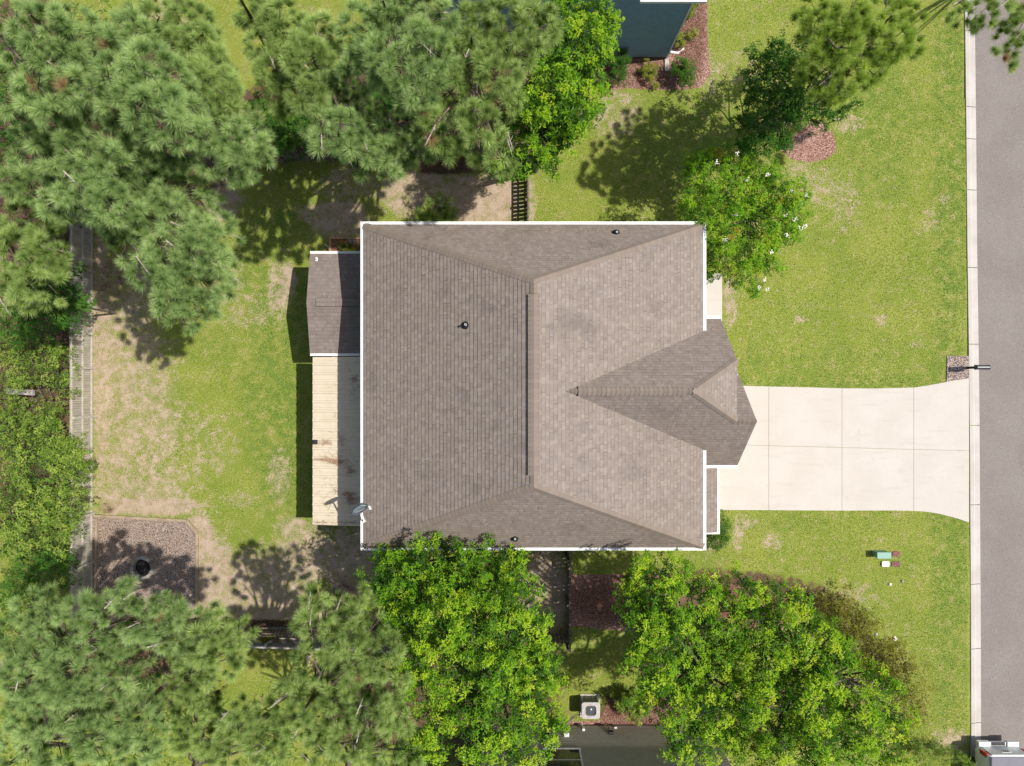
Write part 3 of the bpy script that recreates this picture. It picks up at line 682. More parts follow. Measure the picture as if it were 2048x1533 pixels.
r3.slope([(xa-.4,yl+.5,5.85),(xh,yl+.5,5.85),(xh-3,yw+5.5,8.4),(xa+3,yw+5.5,8.4)]); r3.slope([(xh,yl+.5,5.85),(xh,yw+11.4,5.85),(xh-3,yw+5.5,8.4)])
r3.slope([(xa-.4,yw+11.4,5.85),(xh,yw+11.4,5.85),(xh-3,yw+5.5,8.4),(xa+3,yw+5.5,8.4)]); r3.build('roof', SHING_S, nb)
gutter((xl,at(0,3.5,5.7).y+.115,5.7),(xh,at(0,3.5,5.7).y+.115,5.7),(0,-1,0),nb)
mb = MB(); mb.box(xl, xh, yl+.2, yw+.1, 5.60, 5.64); mb.build('soffit', TRIM, nb)
p = at(1332, 131); blk = MB(); blk.box(p.x-.08,p.x+.09,p.y-.28,p.y+.22,-.03,.13); tag(blk.build('splash_block', simple('grey concrete', (.42,.39,.35)), None, .01), 'small concrete splash block at blue house corner', 'block')

sb = thing('neighbour_house', 'taupe sided house wall with a window at the bottom edge', 'house')
yw2 = at(0, 1448).y; xa2, xb2 = -1.2, 8.3
mb = MB(); lap_wall(mb, (xa2,yw2,0), (xb2,yw2,0), .2, 5.6, (0,1,0)); mb.box(xa2, xb2, yw2-11, yw2-.002, -.05, 5.6); mb.build('wall', SIDE_TAN, sb)
mb = MB(); mb.box(xa2, xb2+.01, yw2-.05, yw2+.004, -.05, .2); mb.build('foundation', simple('foundation brick', (.16,.11,.09)), sb)
wz0 = CAM_H*(1-682/(1500-766)); wz0 = 2.0
fr_ = MB(); X0, X1 = at(1090,0,2.2).x, at(1158,0,2.2).x; Z0, Z1 = 2.05, 3.6
fr_.box(X0-.08, X1+.08, yw2-.02, yw2+.035, Z0-.08, Z0); fr_.box(X0-.08, X1+.08, yw2-.02, yw2+.035, Z1, Z1+.08); fr_.box(X0-.08, X0, yw2-.02, yw2+.033, Z0, Z1); fr_.box(X1, X1+.08, yw2-.02, yw2+.033, Z0, Z1)
fr_.box(X0, X1, yw2-.02, yw2+.028, Z0+.74, Z0+.79); wf = fr_.build('window', TRIM, sb)
pn = MB(); pn.box(X0, X1, yw2+.016, yw2+.022, Z0, Z1); pn.build('pane', GLASS, wf)
def onwall(px, py):
    """point on the bottom house's north wall seen at this pixel"""
    k = (766.5-py)*MPP/CAM_H; h_ = CAM_H - yw2/k; return at(px, py, h_)
p = onwall(1167, 1461); mb = MB(); mb.box(p.x-.05,p.x+.05,yw2+.01,yw2+.10,p.z-.07,p.z+.07); mb.tube([(p.x-.02,yw2+.05,p.z-.05),(p.x-.02,yw2+.06,.05)], .02, 8); mb.build('conduit_box', TRIM, sb)
p = onwall(1222, 1468); mb = MB(); mb.box(p.x-.09,p.x+.09,yw2+.01,yw2+.12,p.z-.10,p.z+.10); mb.tube([(p.x-.05,yw2+.05,p.z),(p.x-.05,yw2+.05,.05)], .015, 8); mb.build('meter_box', DARK, sb)
p = onwall(1231, 1457); mb = MB(); mb.box(p.x-.05,p.x+.06,yw2+.01,yw2+.06,p.z-.04,p.z+.04); mb.build('vent_hood', TRIM, sb)
p = onwall(1134, 1473); mb = MB(); mb.box(p.x-.12,p.x+.08,yw2+.01,yw2+.16,p.z-.06,p.z+.06); mb.build('vent_hood', TRIM, sb)
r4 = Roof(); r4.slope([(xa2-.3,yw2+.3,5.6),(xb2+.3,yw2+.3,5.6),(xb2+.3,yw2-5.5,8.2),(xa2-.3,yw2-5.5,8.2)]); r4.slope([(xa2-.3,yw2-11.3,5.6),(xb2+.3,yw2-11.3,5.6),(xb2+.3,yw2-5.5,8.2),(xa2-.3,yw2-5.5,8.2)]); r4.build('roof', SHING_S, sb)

# air conditioning condenser
acp = at(1182, 1412); ac_ = thing('air_conditioner', 'grey air conditioning condenser with round fan grille on concrete pad', 'air conditioner', (acp.x, acp.y, 0))
A0, A1 = at(1159.5, 1386.5), at(1199, 1432); mb = MB(); mb.box(A0.x-acp.x, A1.x-acp.x, A1.y-acp.y, A0.y-acp.y, -.03, .13); mb.build('pad', CONC, ac_, .01)
def rrect(cx, cy, hw, hh, r, n=5):
    pts = []
    for (sx, sy, a0) in ((1,1,0),(-1,1,90),(-1,-1,180),(1,-1,270)):
        for k in range(n+1):
            a = R(a0+90*k/n); pts.append((cx+sx*(hw-r)+r*math.cos(a), cy+sy*(hh-r)+r*math.sin(a)))
    return pts
zt = .82; t0, t1 = at(1163.5, 1405.5, zt), at(1200, 1438.5, zt); cx, cy = (t0.x+t1.x)/2-acp.x, (t0.y+t1.y)/2-acp.y; hw, hh = (t1.x-t0.x)/2, (t0.y-t1.y)/2
louv = Mat('condenser louvres', .5, .4); lw = louv.n('SeparateXYZ', Vector=louv.objco()).outputs[2]
louv.col(louv.mix(louv.math('GREATER_THAN', louv.math('FRACT', louv.math('MULTIPLY', lw, 28.0)), .5), (.07,.07,.065), (.25,.24,.22)))
mb = MB(); mb.prism(rrect(cx, cy, hw-.03, hh-.03, .09), .08, zt-.06); mb.build('casing', louv.m, ac_)
mb = MB()
for sx in (-1, 1):
    for sy in (-1, 1): mb.tube([(cx+sx*(hw-.05), cy+sy*(hh-.05), .08), (cx+sx*(hw-.05), cy+sy*(hh-.05), zt-.05)], .035, 8)
for sx in (-.35, .35): mb.box(cx+sx*hw-.01, cx+sx*hw+.01, cy+hh-.035, cy+hh-.02, .08, zt-.05)
mb.box(cx-hw+.05, cx+hw-.05, cy+hh-.045, cy+hh-.03, .08, .11); mb.box(cx-hw+.05, cx+hw-.05, cy-hh+.03, cy-hh+.045, .08, .11); mb.box(cx-hw+.03, cx-hw+.045, cy-hh+.05, cy+hh-.05, .08, .11); mb.box(cx+hw-.045, cx+hw-.03, cy-hh+.05, cy+hh-.05, .08, .11)
mb.build('casing_frame', simple('condenser paint', (.42,.40,.38), .45, .4), ac_)
FR = .255; outer = rrect(cx, cy, hw, hh, .10, 5); n = len(outer); inner = [(cx+FR*math.cos(math.atan2(p[1]-cy, p[0]-cx)), cy+FR*math.sin(math.atan2(p[1]-cy, p[0]-cx))) for p in outer]
mb = MB(); mb.add([(p[0],p[1],zt) for p in outer]+[(p[0],p[1],zt+.01) for p in inner]+[(p[0],p[1],zt-.06) for p in outer]+[(p[0],p[1],zt-.10) for p in inner],
   [(i,(i+1)%n,n+(i+1)%n,n+i) for i in range(n)]+[(2*n+i,2*n+(i+1)%n,(i+1)%n,i) for i in range(n)]+[(n+i,n+(i+1)%n,3*n+(i+1)%n,3*n+i) for i in range(n)])
mb.build('top_panel', simple('condenser top', (.46,.43,.42), .45, .4), ac_)
mb = MB(); mb.lathe((cx,cy,zt-.12), [(FR,0),(0.0,0)], 24); mb.build('fan_well', DARK, ac_)
mb = MB(); mb.lathe((cx,cy,zt-.10), [(.05,0),(.06,.04),(0,.06)], 16)
for k in range(3):
    a = k*2*math.pi/3+.6; d = Vector((math.cos(a), math.sin(a), 0)); s_ = Vector((-d.y, d.x, 0)); o_ = Vector((cx, cy, zt-.08))
    mb.add([o_+d*.05-s_*.03, o_+d*.22-s_*.09+Vector((0,0,.02)), o_+d*.23+s_*.05-Vector((0,0,.02)), o_+d*.05+s_*.03], [(0,1,2,3)])
mb.build('fan', simple('fan metal', (.35,.38,.42), .35, .5, .6), ac_)
mb = MB()
for k in range(1, 7):
    r = FR*k/6.3; pts = [(cx+r*math.cos(t), cy+r*math.sin(t), zt+.012) for t in np.linspace(0, 2*math.pi, 25)]; mb.tube(pts, .0035, 4, False)
for k in range(4):
    a = k*math.pi/4; mb.tube([(cx-FR*math.cos(a), cy-FR*math.sin(a), zt+.012), (cx+FR*math.cos(a), cy+FR*math.sin(a), zt+.012)], .004, 4)
mb.build('grille', simple('grille wire', (.30,.33,.36), .4, .5, .5), ac_)
mb = MB(); q0 = at(1162, 1426); q1 = at(1143, 1440); q2 = at(1128, 1450)
for o_, r in ((0, .022), (.07, .014)):
    mb.tube([(q0.x-acp.x, q0.y-acp.y+o_, .14), (q1.x-acp.x+.05, q1.y-acp.y+.1+o_, .07), (q1.x-acp.x-.1, q1.y-acp.y-.08+o_, .06), (q2.x-acp.x, q2.y-acp.y+o_*.5, .2)], r, 8)
mb.build('refrigerant_line', simple('line cover', (.20,.17,.15)), ac_)

# ------------------------------------------------------------------ fences
fm = Mat('weathered fence boards', .9, .15); f1 = fm.noise(1.2, 3); ws = fm.n('VectorMath', operation='MULTIPLY'); fm.t.links.new(fm.pos(), ws.inputs[0]); ws.inputs[1].default_value = (9, 9, .8)
f2 = fm.noise(2.2, 4, .7, ws.outputs[0]); fc = fm.mix(fm.smooth(f2,.3,.7), (.31,.275,.215), (.52,.48,.40)); fc = fm.mix(fm.math('MULTIPLY', fm.smooth(f1,.45,.7), .4), fc, (.33,.315,.29)); fm.col(fc); FENCE = fm.m
RAILM = simple('pale fence rail', (.46,.42,.36), .85, .2); OLDF = simple('dark weathered timber', (.20,.165,.13), .9, .15, var=.3)
def fence(name, label, p, q, h, board, gap, inward, rails, posts_px=None, post_n=8, mat=None, ragged=.012, both=False):
    p, q = Vector(p), Vector(q); d = (q-p); L = d.length; d.normalize(); n_ = Vector(inward)
    f = thing(name, label, 'fence', tuple(p), rz=0); mb = MB(); t = 0; k = 0
    while t + board <= L:
        hh_ = h + random.uniform(-ragged, ragged); a = d*t; b = d*(t+board)
        off = n_*(-.011 + random.uniform(-.003,.003)) if not (both and k % 2) else n_*(.055)
        mb.beam(a+d*(board/2)+off+Vector((0,0,.03)), a+d*(board/2)+off+Vector((random.uniform(-.004,.004),0,hh_)), board if abs(d.x) > .5 else .018, .018 if abs(d.x) > .5 else board, up=(0,1,0)); t += board+gap; k += 1
    mb.build('board_panel', mat or FENCE, f)
    for z in rails:
        mb = MB(); mb.beam(n_*.022+Vector((0,0,z)), d*L+n_*.022+Vector((0,0,z)), .04, .09); mb.build('rail', RAILM if mat is None else mat, f)
    ts = [ (Vector(x)-p).dot(d) for x in posts_px] if posts_px else [L*i/post_n for i in range(post_n+1)]
    for t in ts:
        mb = MB(); o_ = d*t + n_*.09; mb.box(o_.x-.045, o_.x+.045, o_.y-.045, o_.y+.045, -.1, h-.06); mb.build('post', RAILM if mat is None else mat, f)
    return f
xf = at(186, 0).x
fence('privacy_fence', 'long weathered privacy fence with three pale rails along the back of the yard', (xf, at(0,1245).y, 0), (xf, at(0,330).y, 0), 1.5, .088, .008, (1,0,0), (.12,.72,1.42),
      posts_px=[(xf, at(0,y).y, 0) for y in (352,448,545,642,737,833,930,1026,1122,1218)])
fence('picket_fence', 'gapped timber fence under the pines along the upper yard side', (xf, at(0,338).y, 0), tuple(at(1055,308)), 1.45, .10, .055, (0,-1,0), (.25,.85,1.35), post_n=9, mat=OLDF)
fence('picket_fence', 'gapped timber fence between house and broadleaf trees casting ladder shadow', tuple(at(1056,308)), tuple(at(1056,520)), 1.2, .125, .042, (-1,0,0), (.05,.24,.74,1.15), post_n=2, mat=OLDF)
fence('picket_fence', 'dark gapped fence between house and red mulch bed on lower side', tuple(at(1136,1022)), tuple(at(1136,1281)), 1.2, .125, .042, (-1,0,0), (.1,.5,1.12), post_n=3, mat=OLDF)
fence('picket_fence', 'dark gapped fence below the fire pit yard under bottom pines', (xf, at(0,1243).y, 0), tuple(at(1136,1266)), 1.2, .09, .06, (0,1,0), (.35,.95), post_n=9, mat=OLDF)
fence('board_fence', 'solid board fence beside yellow grass gap between bottom pines', tuple(at(430,1268)), tuple(at(800,1280)), 1.35, .12, .004, (0,1,0), (.3,1.3), post_n=3, mat=FENCE)

# timber edging round the gravel, fire ring
edge = thing('timber_edging', 'low timber edging around the pink gravel fire pit area', 'edging', tuple(at(290, 1035)))
E0 = edge.location
for a, b, wd in (((188,1031),(376,1041),.11),((376,1041),(397,1066),.14),((396.5,1066),(395,1240),.12),((196,1036),(192,1236),.09)):
    mb = MB(); p, q = at(*a)-E0, at(*b)-E0; mb.beam(p+Vector((0,0,.07)), q+Vector((0,0,.07)), wd, .14); mb.build('edging_board', TREATED, edge, .006)
pc = at(291, 1133); fp = thing('fire_pit', 'round stone fire ring with dark ash on shaded gravel', 'fire pit', (pc.x, pc.y, 0))
STONE = simple('grey fire ring block', (.30,.27,.235), .9, .2, var=.35, scale=3)
for k in range(11):
    a0, a1 = 2*math.pi*k/11+.02, 2*math.pi*(k+1)/11-.02; r0, r1 = .36, .50
    pts = [(r1*math.cos(t), r1*math.sin(t)) for t in np.linspace(a0, a1, 4)]+[(r0*math.cos(t), r0*math.sin(t)) for t in np.linspace(a1, a0, 4)]
    mb = MB(); mb.prism(pts, -.03, .31+random.uniform(-.01,.01)); mb.build('block', STONE, fp, .012)
mb = MB(); mb.lathe((0,0,0), [(.37,.10),(.2,.115),(0,.12)], 20); mb.build('ash', simple('ash', (.035,.03,.028), .95, .1, var=.5, scale=12), fp)

# planter by the side room
pl0 = at(693, 492); planter = thing('raised_planter', 'timber raised garden bed with red soil beside the side room', 'planter', (pl0.x, pl0.y, 0))
a, b = at(657.5, 475, .4)-pl0, at(735, 512, .4)-pl0; PW = simple('cedar plank', (.42,.27,.14), .85, .2, var=.2)
mb = MB(); mb.box(a.x, b.x, a.y-.07, a.y, 0, .4); mb.box(a.x, b.x, b.y, b.y+.07, 0, .4); mb.box(a.x, a.x+.09, b.y+.072, a.y-.072, 0, .398); mb.box(b.x-.08, b.x, b.y+.072, a.y-.072, 0, .398); mb.build('frame', PW, planter, .006)
mb = MB(); mb.box(a.x+.09, b.x-.08, b.y+.07, a.y-.07, 0, .33); mb.build('soil', simple('red potting soil', (.26,.13,.075), .95, .1, var=.45, scale=14), planter)
def pot(px, py, r, label, col, inner):
    q = at(px, py, .55); g = thing('plant_pot', label, 'plant pot', (q.x, q.y, .33)); mb = MB()
    mb.lathe((0,0,0), [(r*.75,0),(r,.22),(r+.012,.22),(r+.012,.25),(r-.008,.25),(r-.02,.18)], 24); mb.build('pot', simple('pot', col, .5, .4), g, smooth=False)
    mb = MB(); mb.lathe((0,0,.19), [(r-.015,0),(r*.4,.02),(0,.03)], 20); mb.build('soil', simple('pot soil', inner, .95, .1, var=.4, scale=20), g)
pot(703.5, 483, .105, 'round grey green plant pot standing in the raised garden bed', (.16,.24,.23), (.20,.14,.12))
pot(687.5, 492.5, .055, 'small black plant pot among the bed seedlings', (.02,.03,.025), (.02,.02,.018))
pot(722.5, 494, .07, 'black plant pot in the bed beside the house gutter', (.02,.025,.025), (.03,.02,.015))
mb = MB(); mb.tube([at(650,489,.5), at(663,499.5,.15)], .012, 6); tag(mb.build('garden_stake', TRIM), 'thin white stake leaning beside the raised garden bed', 'stake')

# ------------------------------------------------------------------ yard objects on the front lawn
tb = at(1754, 1104.5); tx = thing('utility_box', 'green metal utility box standing on the front lawn', 'utility box', (tb.x, tb.y, 0))
a, b = at(1755.3, 1106, .5)-tb, at(1782, 1117.5, .5)-tb; GREEN = simple('utility green', (.15,.30,.24), .4, .5, var=.08)
mb = MB(); mb.box(a.x, b.x, b.y, a.y, -.02, .46); mb.build('cabinet', GREEN, tx, .015)
mb = MB(); mb.box(a.x-.015, b.x+.015, b.y-.015, a.y+.015, .46, .50); mb.build('lid', simple('utility lid', (.17,.33,.26), .4, .5, var=.06), tx, .012)
def paver(px, py, sx, sy, label):
    q = at(px, py); mb = MB(); m2 = gravel('red paver', [(.20,.07,.065),(.30,.11,.10),(.36,.16,.15),(.42,.24,.22)], 30)
    pts = [(q.x+sx*.5*math.copysign(abs(math.cos(t))**.45, math.cos(t))*random.uniform(.92,1.05), q.y+sy*.5*math.copysign(abs(math.sin(t))**.45, math.sin(t))*random.uniform(.92,1.05)) for t in np.linspace(0, 2*math.pi, 18)[:-1]]
    mb.prism(pts, -.05, .088); tag(mb.build('paver', m2, None, .008), label, 'paver', 'red pavers beside the utility box')
paver(1790.5, 1107.5, .34, .25, 'upper red paver touching the green utility box'); paver(1790, 1128, .36, .24, 'lower red paver beside the white valve cover')
q = at(1770.8, 1128.5, .1); mb = MB(); mb.prism(rrect(q.x, q.y, .155, .115, .04), -.03, .13); tag(mb.build('valve_cover', simple('white plastic', (.78,.82,.84), .4, .5, var=.05), None, .012), 'white square valve cover in the lawn below the green box', 'valve cover')
q = at(1789, 1277, .05); mb = MB(); mb.lathe((q.x,q.y,.03), [(.095,0),(.095,.07),(.075,.085),(0,.085)], 20); mb.lathe((q.x,q.y,.116), [(.02,0),(.02,.01),(0,.01)], 8)
tag(mb.build('cleanout_cap', simple('cream cap', (.74,.64,.55), .5, .4, var=.08), None), 'round cream pipe cap in lawn beside olive shrub', 'pipe cap')
for px, py, c_, lb in ((1803, 1162, (.30,.24,.23), 'small grey meter lid in the lawn below the utility box'), (1778.5, 1168, (.75,.78,.62), 'tiny white marker stub in the lawn left of the meter lid'), (1454, 259, (.55,.65,.72), 'small pale blue marker in the shaded side lawn'), (1751, 1268, (.7,.72,.72), 'pale litter scrap on the ground under the olive shrub')):
    q = at(px, py); mb = MB(); r = .06 if 'meter' in lb or 'litter' in lb else .022; mb.lathe((q.x,q.y,.04), [(r,0),(r,.05),(r*.7,.075),(0,.075)], 12); tag(mb.build('yard_marker', simple('marker', c_, .5, .4), None), lb, 'marker')

# mailbox
mp = at(1934, 736); mx_ = thing('mailbox', 'black mailbox on a post beside the kerb', 'mailbox', (mp.x, mp.y, 0))
mb = MB(); mb.box(-.05, .05, -.05, .05, -.1, .98); mb.beam((-.22,0,.80),(.2,0,.80), .07, .07); mb.beam((-.04,0,.55),(-.2,0,.78), .05, .05); mb.build('post', simple('dark post', (.035,.027,.022), .7, .3), mx_)
z = .86; mb = MB(); prof = [(math.cos(t)*.095, max(0, math.sin(t))*.10+.12) for t in np.linspace(0, math.pi, 10)]; prof = [(.095,0)]+prof+[(-.095,0)]
xb0, xb1 = -.28, .24; vs = [(xb0, p_[0], z+p_[1]) for p_ in prof]+[(xb1, p_[0], z+p_[1]) for p_ in prof]; n = len(prof)
mb.add(vs, [tuple(range(n)), tuple(reversed(range(n, 2*n)))]+[(i,(i+1)%n,n+(i+1)%n,n+i) for i in range(n)]); mb.build('box', simple('black mailbox metal', (.035,.042,.05), .38, .6), mx_, .006)
mb = MB(); vs = [(xb1+.003, p_[0]*1.04, z+p_[1]*1.02-.003) for p_ in prof]+[(xb1+.018, p_[0]*1.04, z+p_[1]*1.02-.003) for p_ in prof]
mb.add(vs, [tuple(range(n)), tuple(reversed(range(n, 2*n)))]+[(i,(i+1)%n,n+(i+1)%n,n+i) for i in range(n)]); mb.tube([(xb1+.02,0,z+.17),(xb1+.045,0,z+.17)], .012, 8); mb.build('door', DARK, mx_)
mb = MB(); mb.beam((-.02,-.10,z+.10),(.14,-.10,z+.10), .008, .05); mb.build('flag', simple('red flag', (.35,.03,.02)), mx_)

# letters sprayed on the road
for k, (px, py) in enumerate(((1989, 1332), (1988, 1357))):
    tc = bpy.data.curves.new('s', 'FONT'); tc.body = 'S'; tc.size = .34; tc.align_x = 'CENTER'; tc.align_y = 'CENTER'; tc.extrude = .0015
    to = bpy.data.objects.new('tmp', tc); C.objects.link(to); dg = bpy.context.evaluated_depsgraph_get()
    me = bpy.data.meshes.new_from_object(to.evaluated_get(dg)); bpy.data.objects.remove(to); me.materials.append(simple('worn road paint', (.30,.275,.255), .9, .1, var=.25, scale=20))
    o = link('painted_letter', me); q = at(px, py); o.location = (q.x, q.y, .0175); o.rotation_euler = (0, 0, R(96))
    tag(o, ('upper' if k == 0 else 'lower')+' faint white letter S sprayed on the road', 'painted letter', 'letters sprayed on the road')

# pickup truck at the kerb: mostly outside the frame, tailgate towards us
PX0, PX1 = 19.32, 21.12; yr = -14.97; tk = thing('pickup_truck', 'silver white pickup truck with grey bed cover parked by the kerb', 'pickup truck', ((PX0+PX1)/2, yr, 0))
hw = (PX1-PX0)/2; PAINT = simple('silver white paint', (.62,.64,.63), .25, .6, var=.03)
def body_prof(mb, stations):
    """stations: y, half width, z bottom, z shoulder, z top, half width top"""
    b = len(mb.v)
    for (y, w1, zb_, zs_, zt_, w2) in stations:
        for (x, z) in ((-w1*.94,zb_),(-w1,zb_+.15),(-w1,zs_),(-w2,zt_),(w2,zt_),(w1,zs_),(w1,zb_+.15),(w1*.94,zb_)): mb.v.append((x, y, z))
    for i in range(len(stations)-1):
        for k in range(8): k2 = (k+1)%8; mb.f.append((b+i*8+k, b+i*8+k2, b+(i+1)*8+k2, b+(i+1)*8+k))
    mb.f.append(tuple(b+k for k in reversed(range(8)))); e = b+(len(stations)-1)*8; mb.f.append(tuple(e+k for k in range(8)))
mb = MB(); body_prof(mb, [(-.16,hw-.04,.50,1.22,1.30,hw-.10),(-.30,hw,.42,1.25,1.33,hw-.08),(-1.9,hw,.40,1.25,1.33,hw-.08),(-3.9,hw,.40,1.22,1.30,hw-.08),(-4.2,hw,.42,1.10,1.16,hw-.12),(-5.3,hw-.05,.45,1.02,1.08,hw-.2),(-5.55,hw-.15,.5,.85,.9,hw-.3)]); mb.build('body', PAINT, tk, .03)
mb = MB(); body_prof(mb, [(-1.95,hw-.06,1.2,1.3,1.32,hw-.1),(-2.05,hw-.12,1.2,1.75,1.84,hw-.26),(-3.5,hw-.12,1.2,1.74,1.84,hw-.26),(-4.25,hw-.10,1.1,1.18,1.2,hw-.2)]); cab = mb.build('cab', PAINT, tk, .03)
mb = MB(); mb.box(-hw+.105, hw-.105, -1.90, -.19, 1.335, 1.365); mb.build('bed_cover', simple('grey vinyl cover', (.17,.165,.19), .55, .4, var=.06), tk, .012)
for sx in (-1, 1): mb = MB(); mb.beam((sx*(hw-.075),-.2,1.345),(sx*(hw-.075),-1.9,1.345), .05, .03); mb.build('bed_rail', DARK, tk)
mb = MB(); mb.box(-hw+.16, hw-.16, -.175, -.12, .62, 1.30); mb.box(-.2, .2, -.125, -.105, 1.0, 1.12); tg = mb.build('tailgate', PAINT, tk, .02)
mb = MB(); mb.box(-.13, .13, -.118, -.095, 1.02, 1.10); mb.build('handle', DARK, tg)
mb = MB(); mb.box(-hw+.06, -.35, -.20, .06, .46, .66); mb.box(.35, hw-.06, -.20, .06, .46, .66); mb.box(-.35, .35, -.20, .02, .46, .60); mb.build('rear_bumper', simple('bright bumper', (.72,.75,.75), .25, .6, .3, var=.03), tk, .025)
mb = MB(); mb.box(-.28, .28, -.1, .03, .605, .62); mb.build('step_pad', DARK, tk)
for sx in (-1, 1):
    mb = MB(); mb.box(min(sx*(hw-.15), sx*(hw+.005)), max(sx*(hw-.15), sx*(hw+.005)), -.32, -.13, .78, 1.20); mb.build('taillight', simple('red lens', (.42,.02,.015), .15, .6, var=.05), tk, .02)
    mb = MB(); mb.tube([(sx*(hw-.02),-3.95,1.25),(sx*(hw+.20),-3.9,1.28)], .025, 8); mb.box(sx*(hw+.17)-.06, sx*(hw+.17)+.06, -3.98, -3.86, 1.16, 1.38); mb.build('mirror', DARK, tk)
    for y in (-1.15, -4.45):
        mb = MB(); xx = sx*(hw-.12); prof = [(.24,-.11),(.38,-.12),(.40,-.08),(.40,.08),(.38,.12),(.24,.11)]
        b = len(mb.v)
        for (r, dx) in prof:
            for k in range(20): t = 2*math.pi*k/20; mb.v.append((xx+dx, y+r*math.cos(t), .40+r*math.sin(t)))
        for i in range(5):
            for k in range(20): k2=(k+1)%20; mb.f.append((b+i*20+k,b+i*20+k2,b+(i+1)*20+k2,b+(i+1)*20+k))
        wh = mb.build('wheel', BLACKM, tk); mb = MB(); mb.tube([(xx-.10,y,.40),(xx+.10,y,.40)], .25, 16); mb.build('rim', simple('alloy', (.5,.5,.5), .3, .5, .8), wh)
for y0_, y1_, nm in ((-3.49,-4.24,'windscreen'),(-2.04,-1.96,'rear_window')):
    mb = MB(); up_ = 1.82; lo_ = 1.22 if nm == 'windscreen' else 1.36; w_ = hw-.34
    mb.add([(-w_,y0_,up_),(w_,y0_,up_),(w_+.1,y1_-(.02 if nm=='windscreen' else -.02),lo_),(-w_-.1,y1_-(.02 if nm=='windscreen' else -.02),lo_)], [(0,1,2,3)]); mb.build(nm, GLASS, cab)

# pieces of wood beyond the fence
q = at(40, 786, .6); mb = MB(); mb.beam(at(14,783,1.3), at(68,786,1.45), .22, .10); tag(mb.build('fallen_log', simple('silver weathered wood', (.33,.29,.27), .9, .1, var=.3)), 'grey weathered fallen log lying in the shrubs beyond the fence', 'log')

# ------------------------------------------------------------------ vegetation
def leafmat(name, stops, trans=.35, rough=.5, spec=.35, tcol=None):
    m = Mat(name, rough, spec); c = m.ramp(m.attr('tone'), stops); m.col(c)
    t = m.t.nodes.new('ShaderNodeBsdfTranslucent'); m.t.links.new(m.mix(1.0, c, tcol or (1.25,1.2,.7), 'MULTIPLY'), t.inputs[0])
    x = m.t.nodes.new('ShaderNodeMixShader'); x.inputs[0].default_value = trans
    m.t.links.new(m.b.outputs[0], x.inputs[1]); m.t.links.new(t.outputs[0], x.inputs[2]); m.t.links.new(x.outputs[0], m.t.nodes['Material Output'].inputs[0]); return m.m
PINE_A = leafmat('blue green pine needles', [(0,(.06,.11,.022)),(.5,(.27,.40,.13)),(.93,(.59,.74,.31)),(.97,(.42,.33,.10)),(1,(.36,.235,.12))], .34, .55, .2)
PINE_B = leafmat('yellow green pine needles', [(0,(.07,.115,.018)),(.5,(.28,.40,.105)),(.93,(.58,.71,.26)),(.97,(.45,.34,.09)),(1,(.36,.235,.12))], .34, .55, .2)
SWEET = leafmat('bright broad leaves', [(0,(.025,.075,.008)),(.35,(.085,.215,.012)),(.6,(.20,.40,.018)),(.85,(.42,.58,.03)),(1,(.52,.62,.05))], .40, .42)
DEEP = leafmat('deep green leaves', [(0,(.03,.10,.014)),(.5,(.07,.19,.024)),(.9,(.14,.24,.04)),(1,(.30,.34,.06))], .34, .55, .15)
MYRTLE = leafmat('myrtle leaves', [(0,(.035,.11,.008)),(.5,(.17,.38,.014)),(.85,(.38,.54,.03)),(.95,(.36,.36,.05)),(1,(.45,.27,.05))], .35, .45)
OLIVE = leafmat('olive thin leaves', [(0,(.10,.085,.02)),(.4,(.20,.19,.02)),(.8,(.30,.30,.03)),(1,(.42,.36,.20))], .30, .6)
SCRUB = leafmat('scrub leaves', [(0,(.04,.09,.012)),(.5,(.19,.31,.04)),(.85,(.40,.50,.09)),(1,(.32,.34,.10))], .33, .45)
YELLOWG = leafmat('yellow green leaves', [(0,(.12,.18,.03)),(.5,(.24,.30,.04)),(1,(.46,.42,.08))], .35, .5)
PETAL = simple('white blossom', (.82,.76,.72), .7, .2, var=.06)
BARK = Mat('grey brown bark', .95, .1); bn = BARK.noise(9, 5, .7); BARK.col(BARK.mix(BARK.smooth(bn,.35,.65), (.07,.05,.04), (.24,.19,.155))); BARK.bump(bn, .8, .03); BARK = BARK.m
PALEB = Mat('pale twig bark', .9, .15); bn = PALEB.noise(7, 4, .7); PALEB.col(PALEB.mix(PALEB.smooth(bn,.35,.65), (.26,.21,.17), (.50,.44,.38))); PALEB = PALEB.m

def unit(n): v = RNG.normal(size=(n,3)); return v/np.linalg.norm(v, axis=1)[:,None]
def perp(D):
    r = unit(len(D)); p = np.cross(D, r); return p/np.maximum(np.linalg.norm(p, axis=1), 1e-6)[:,None]

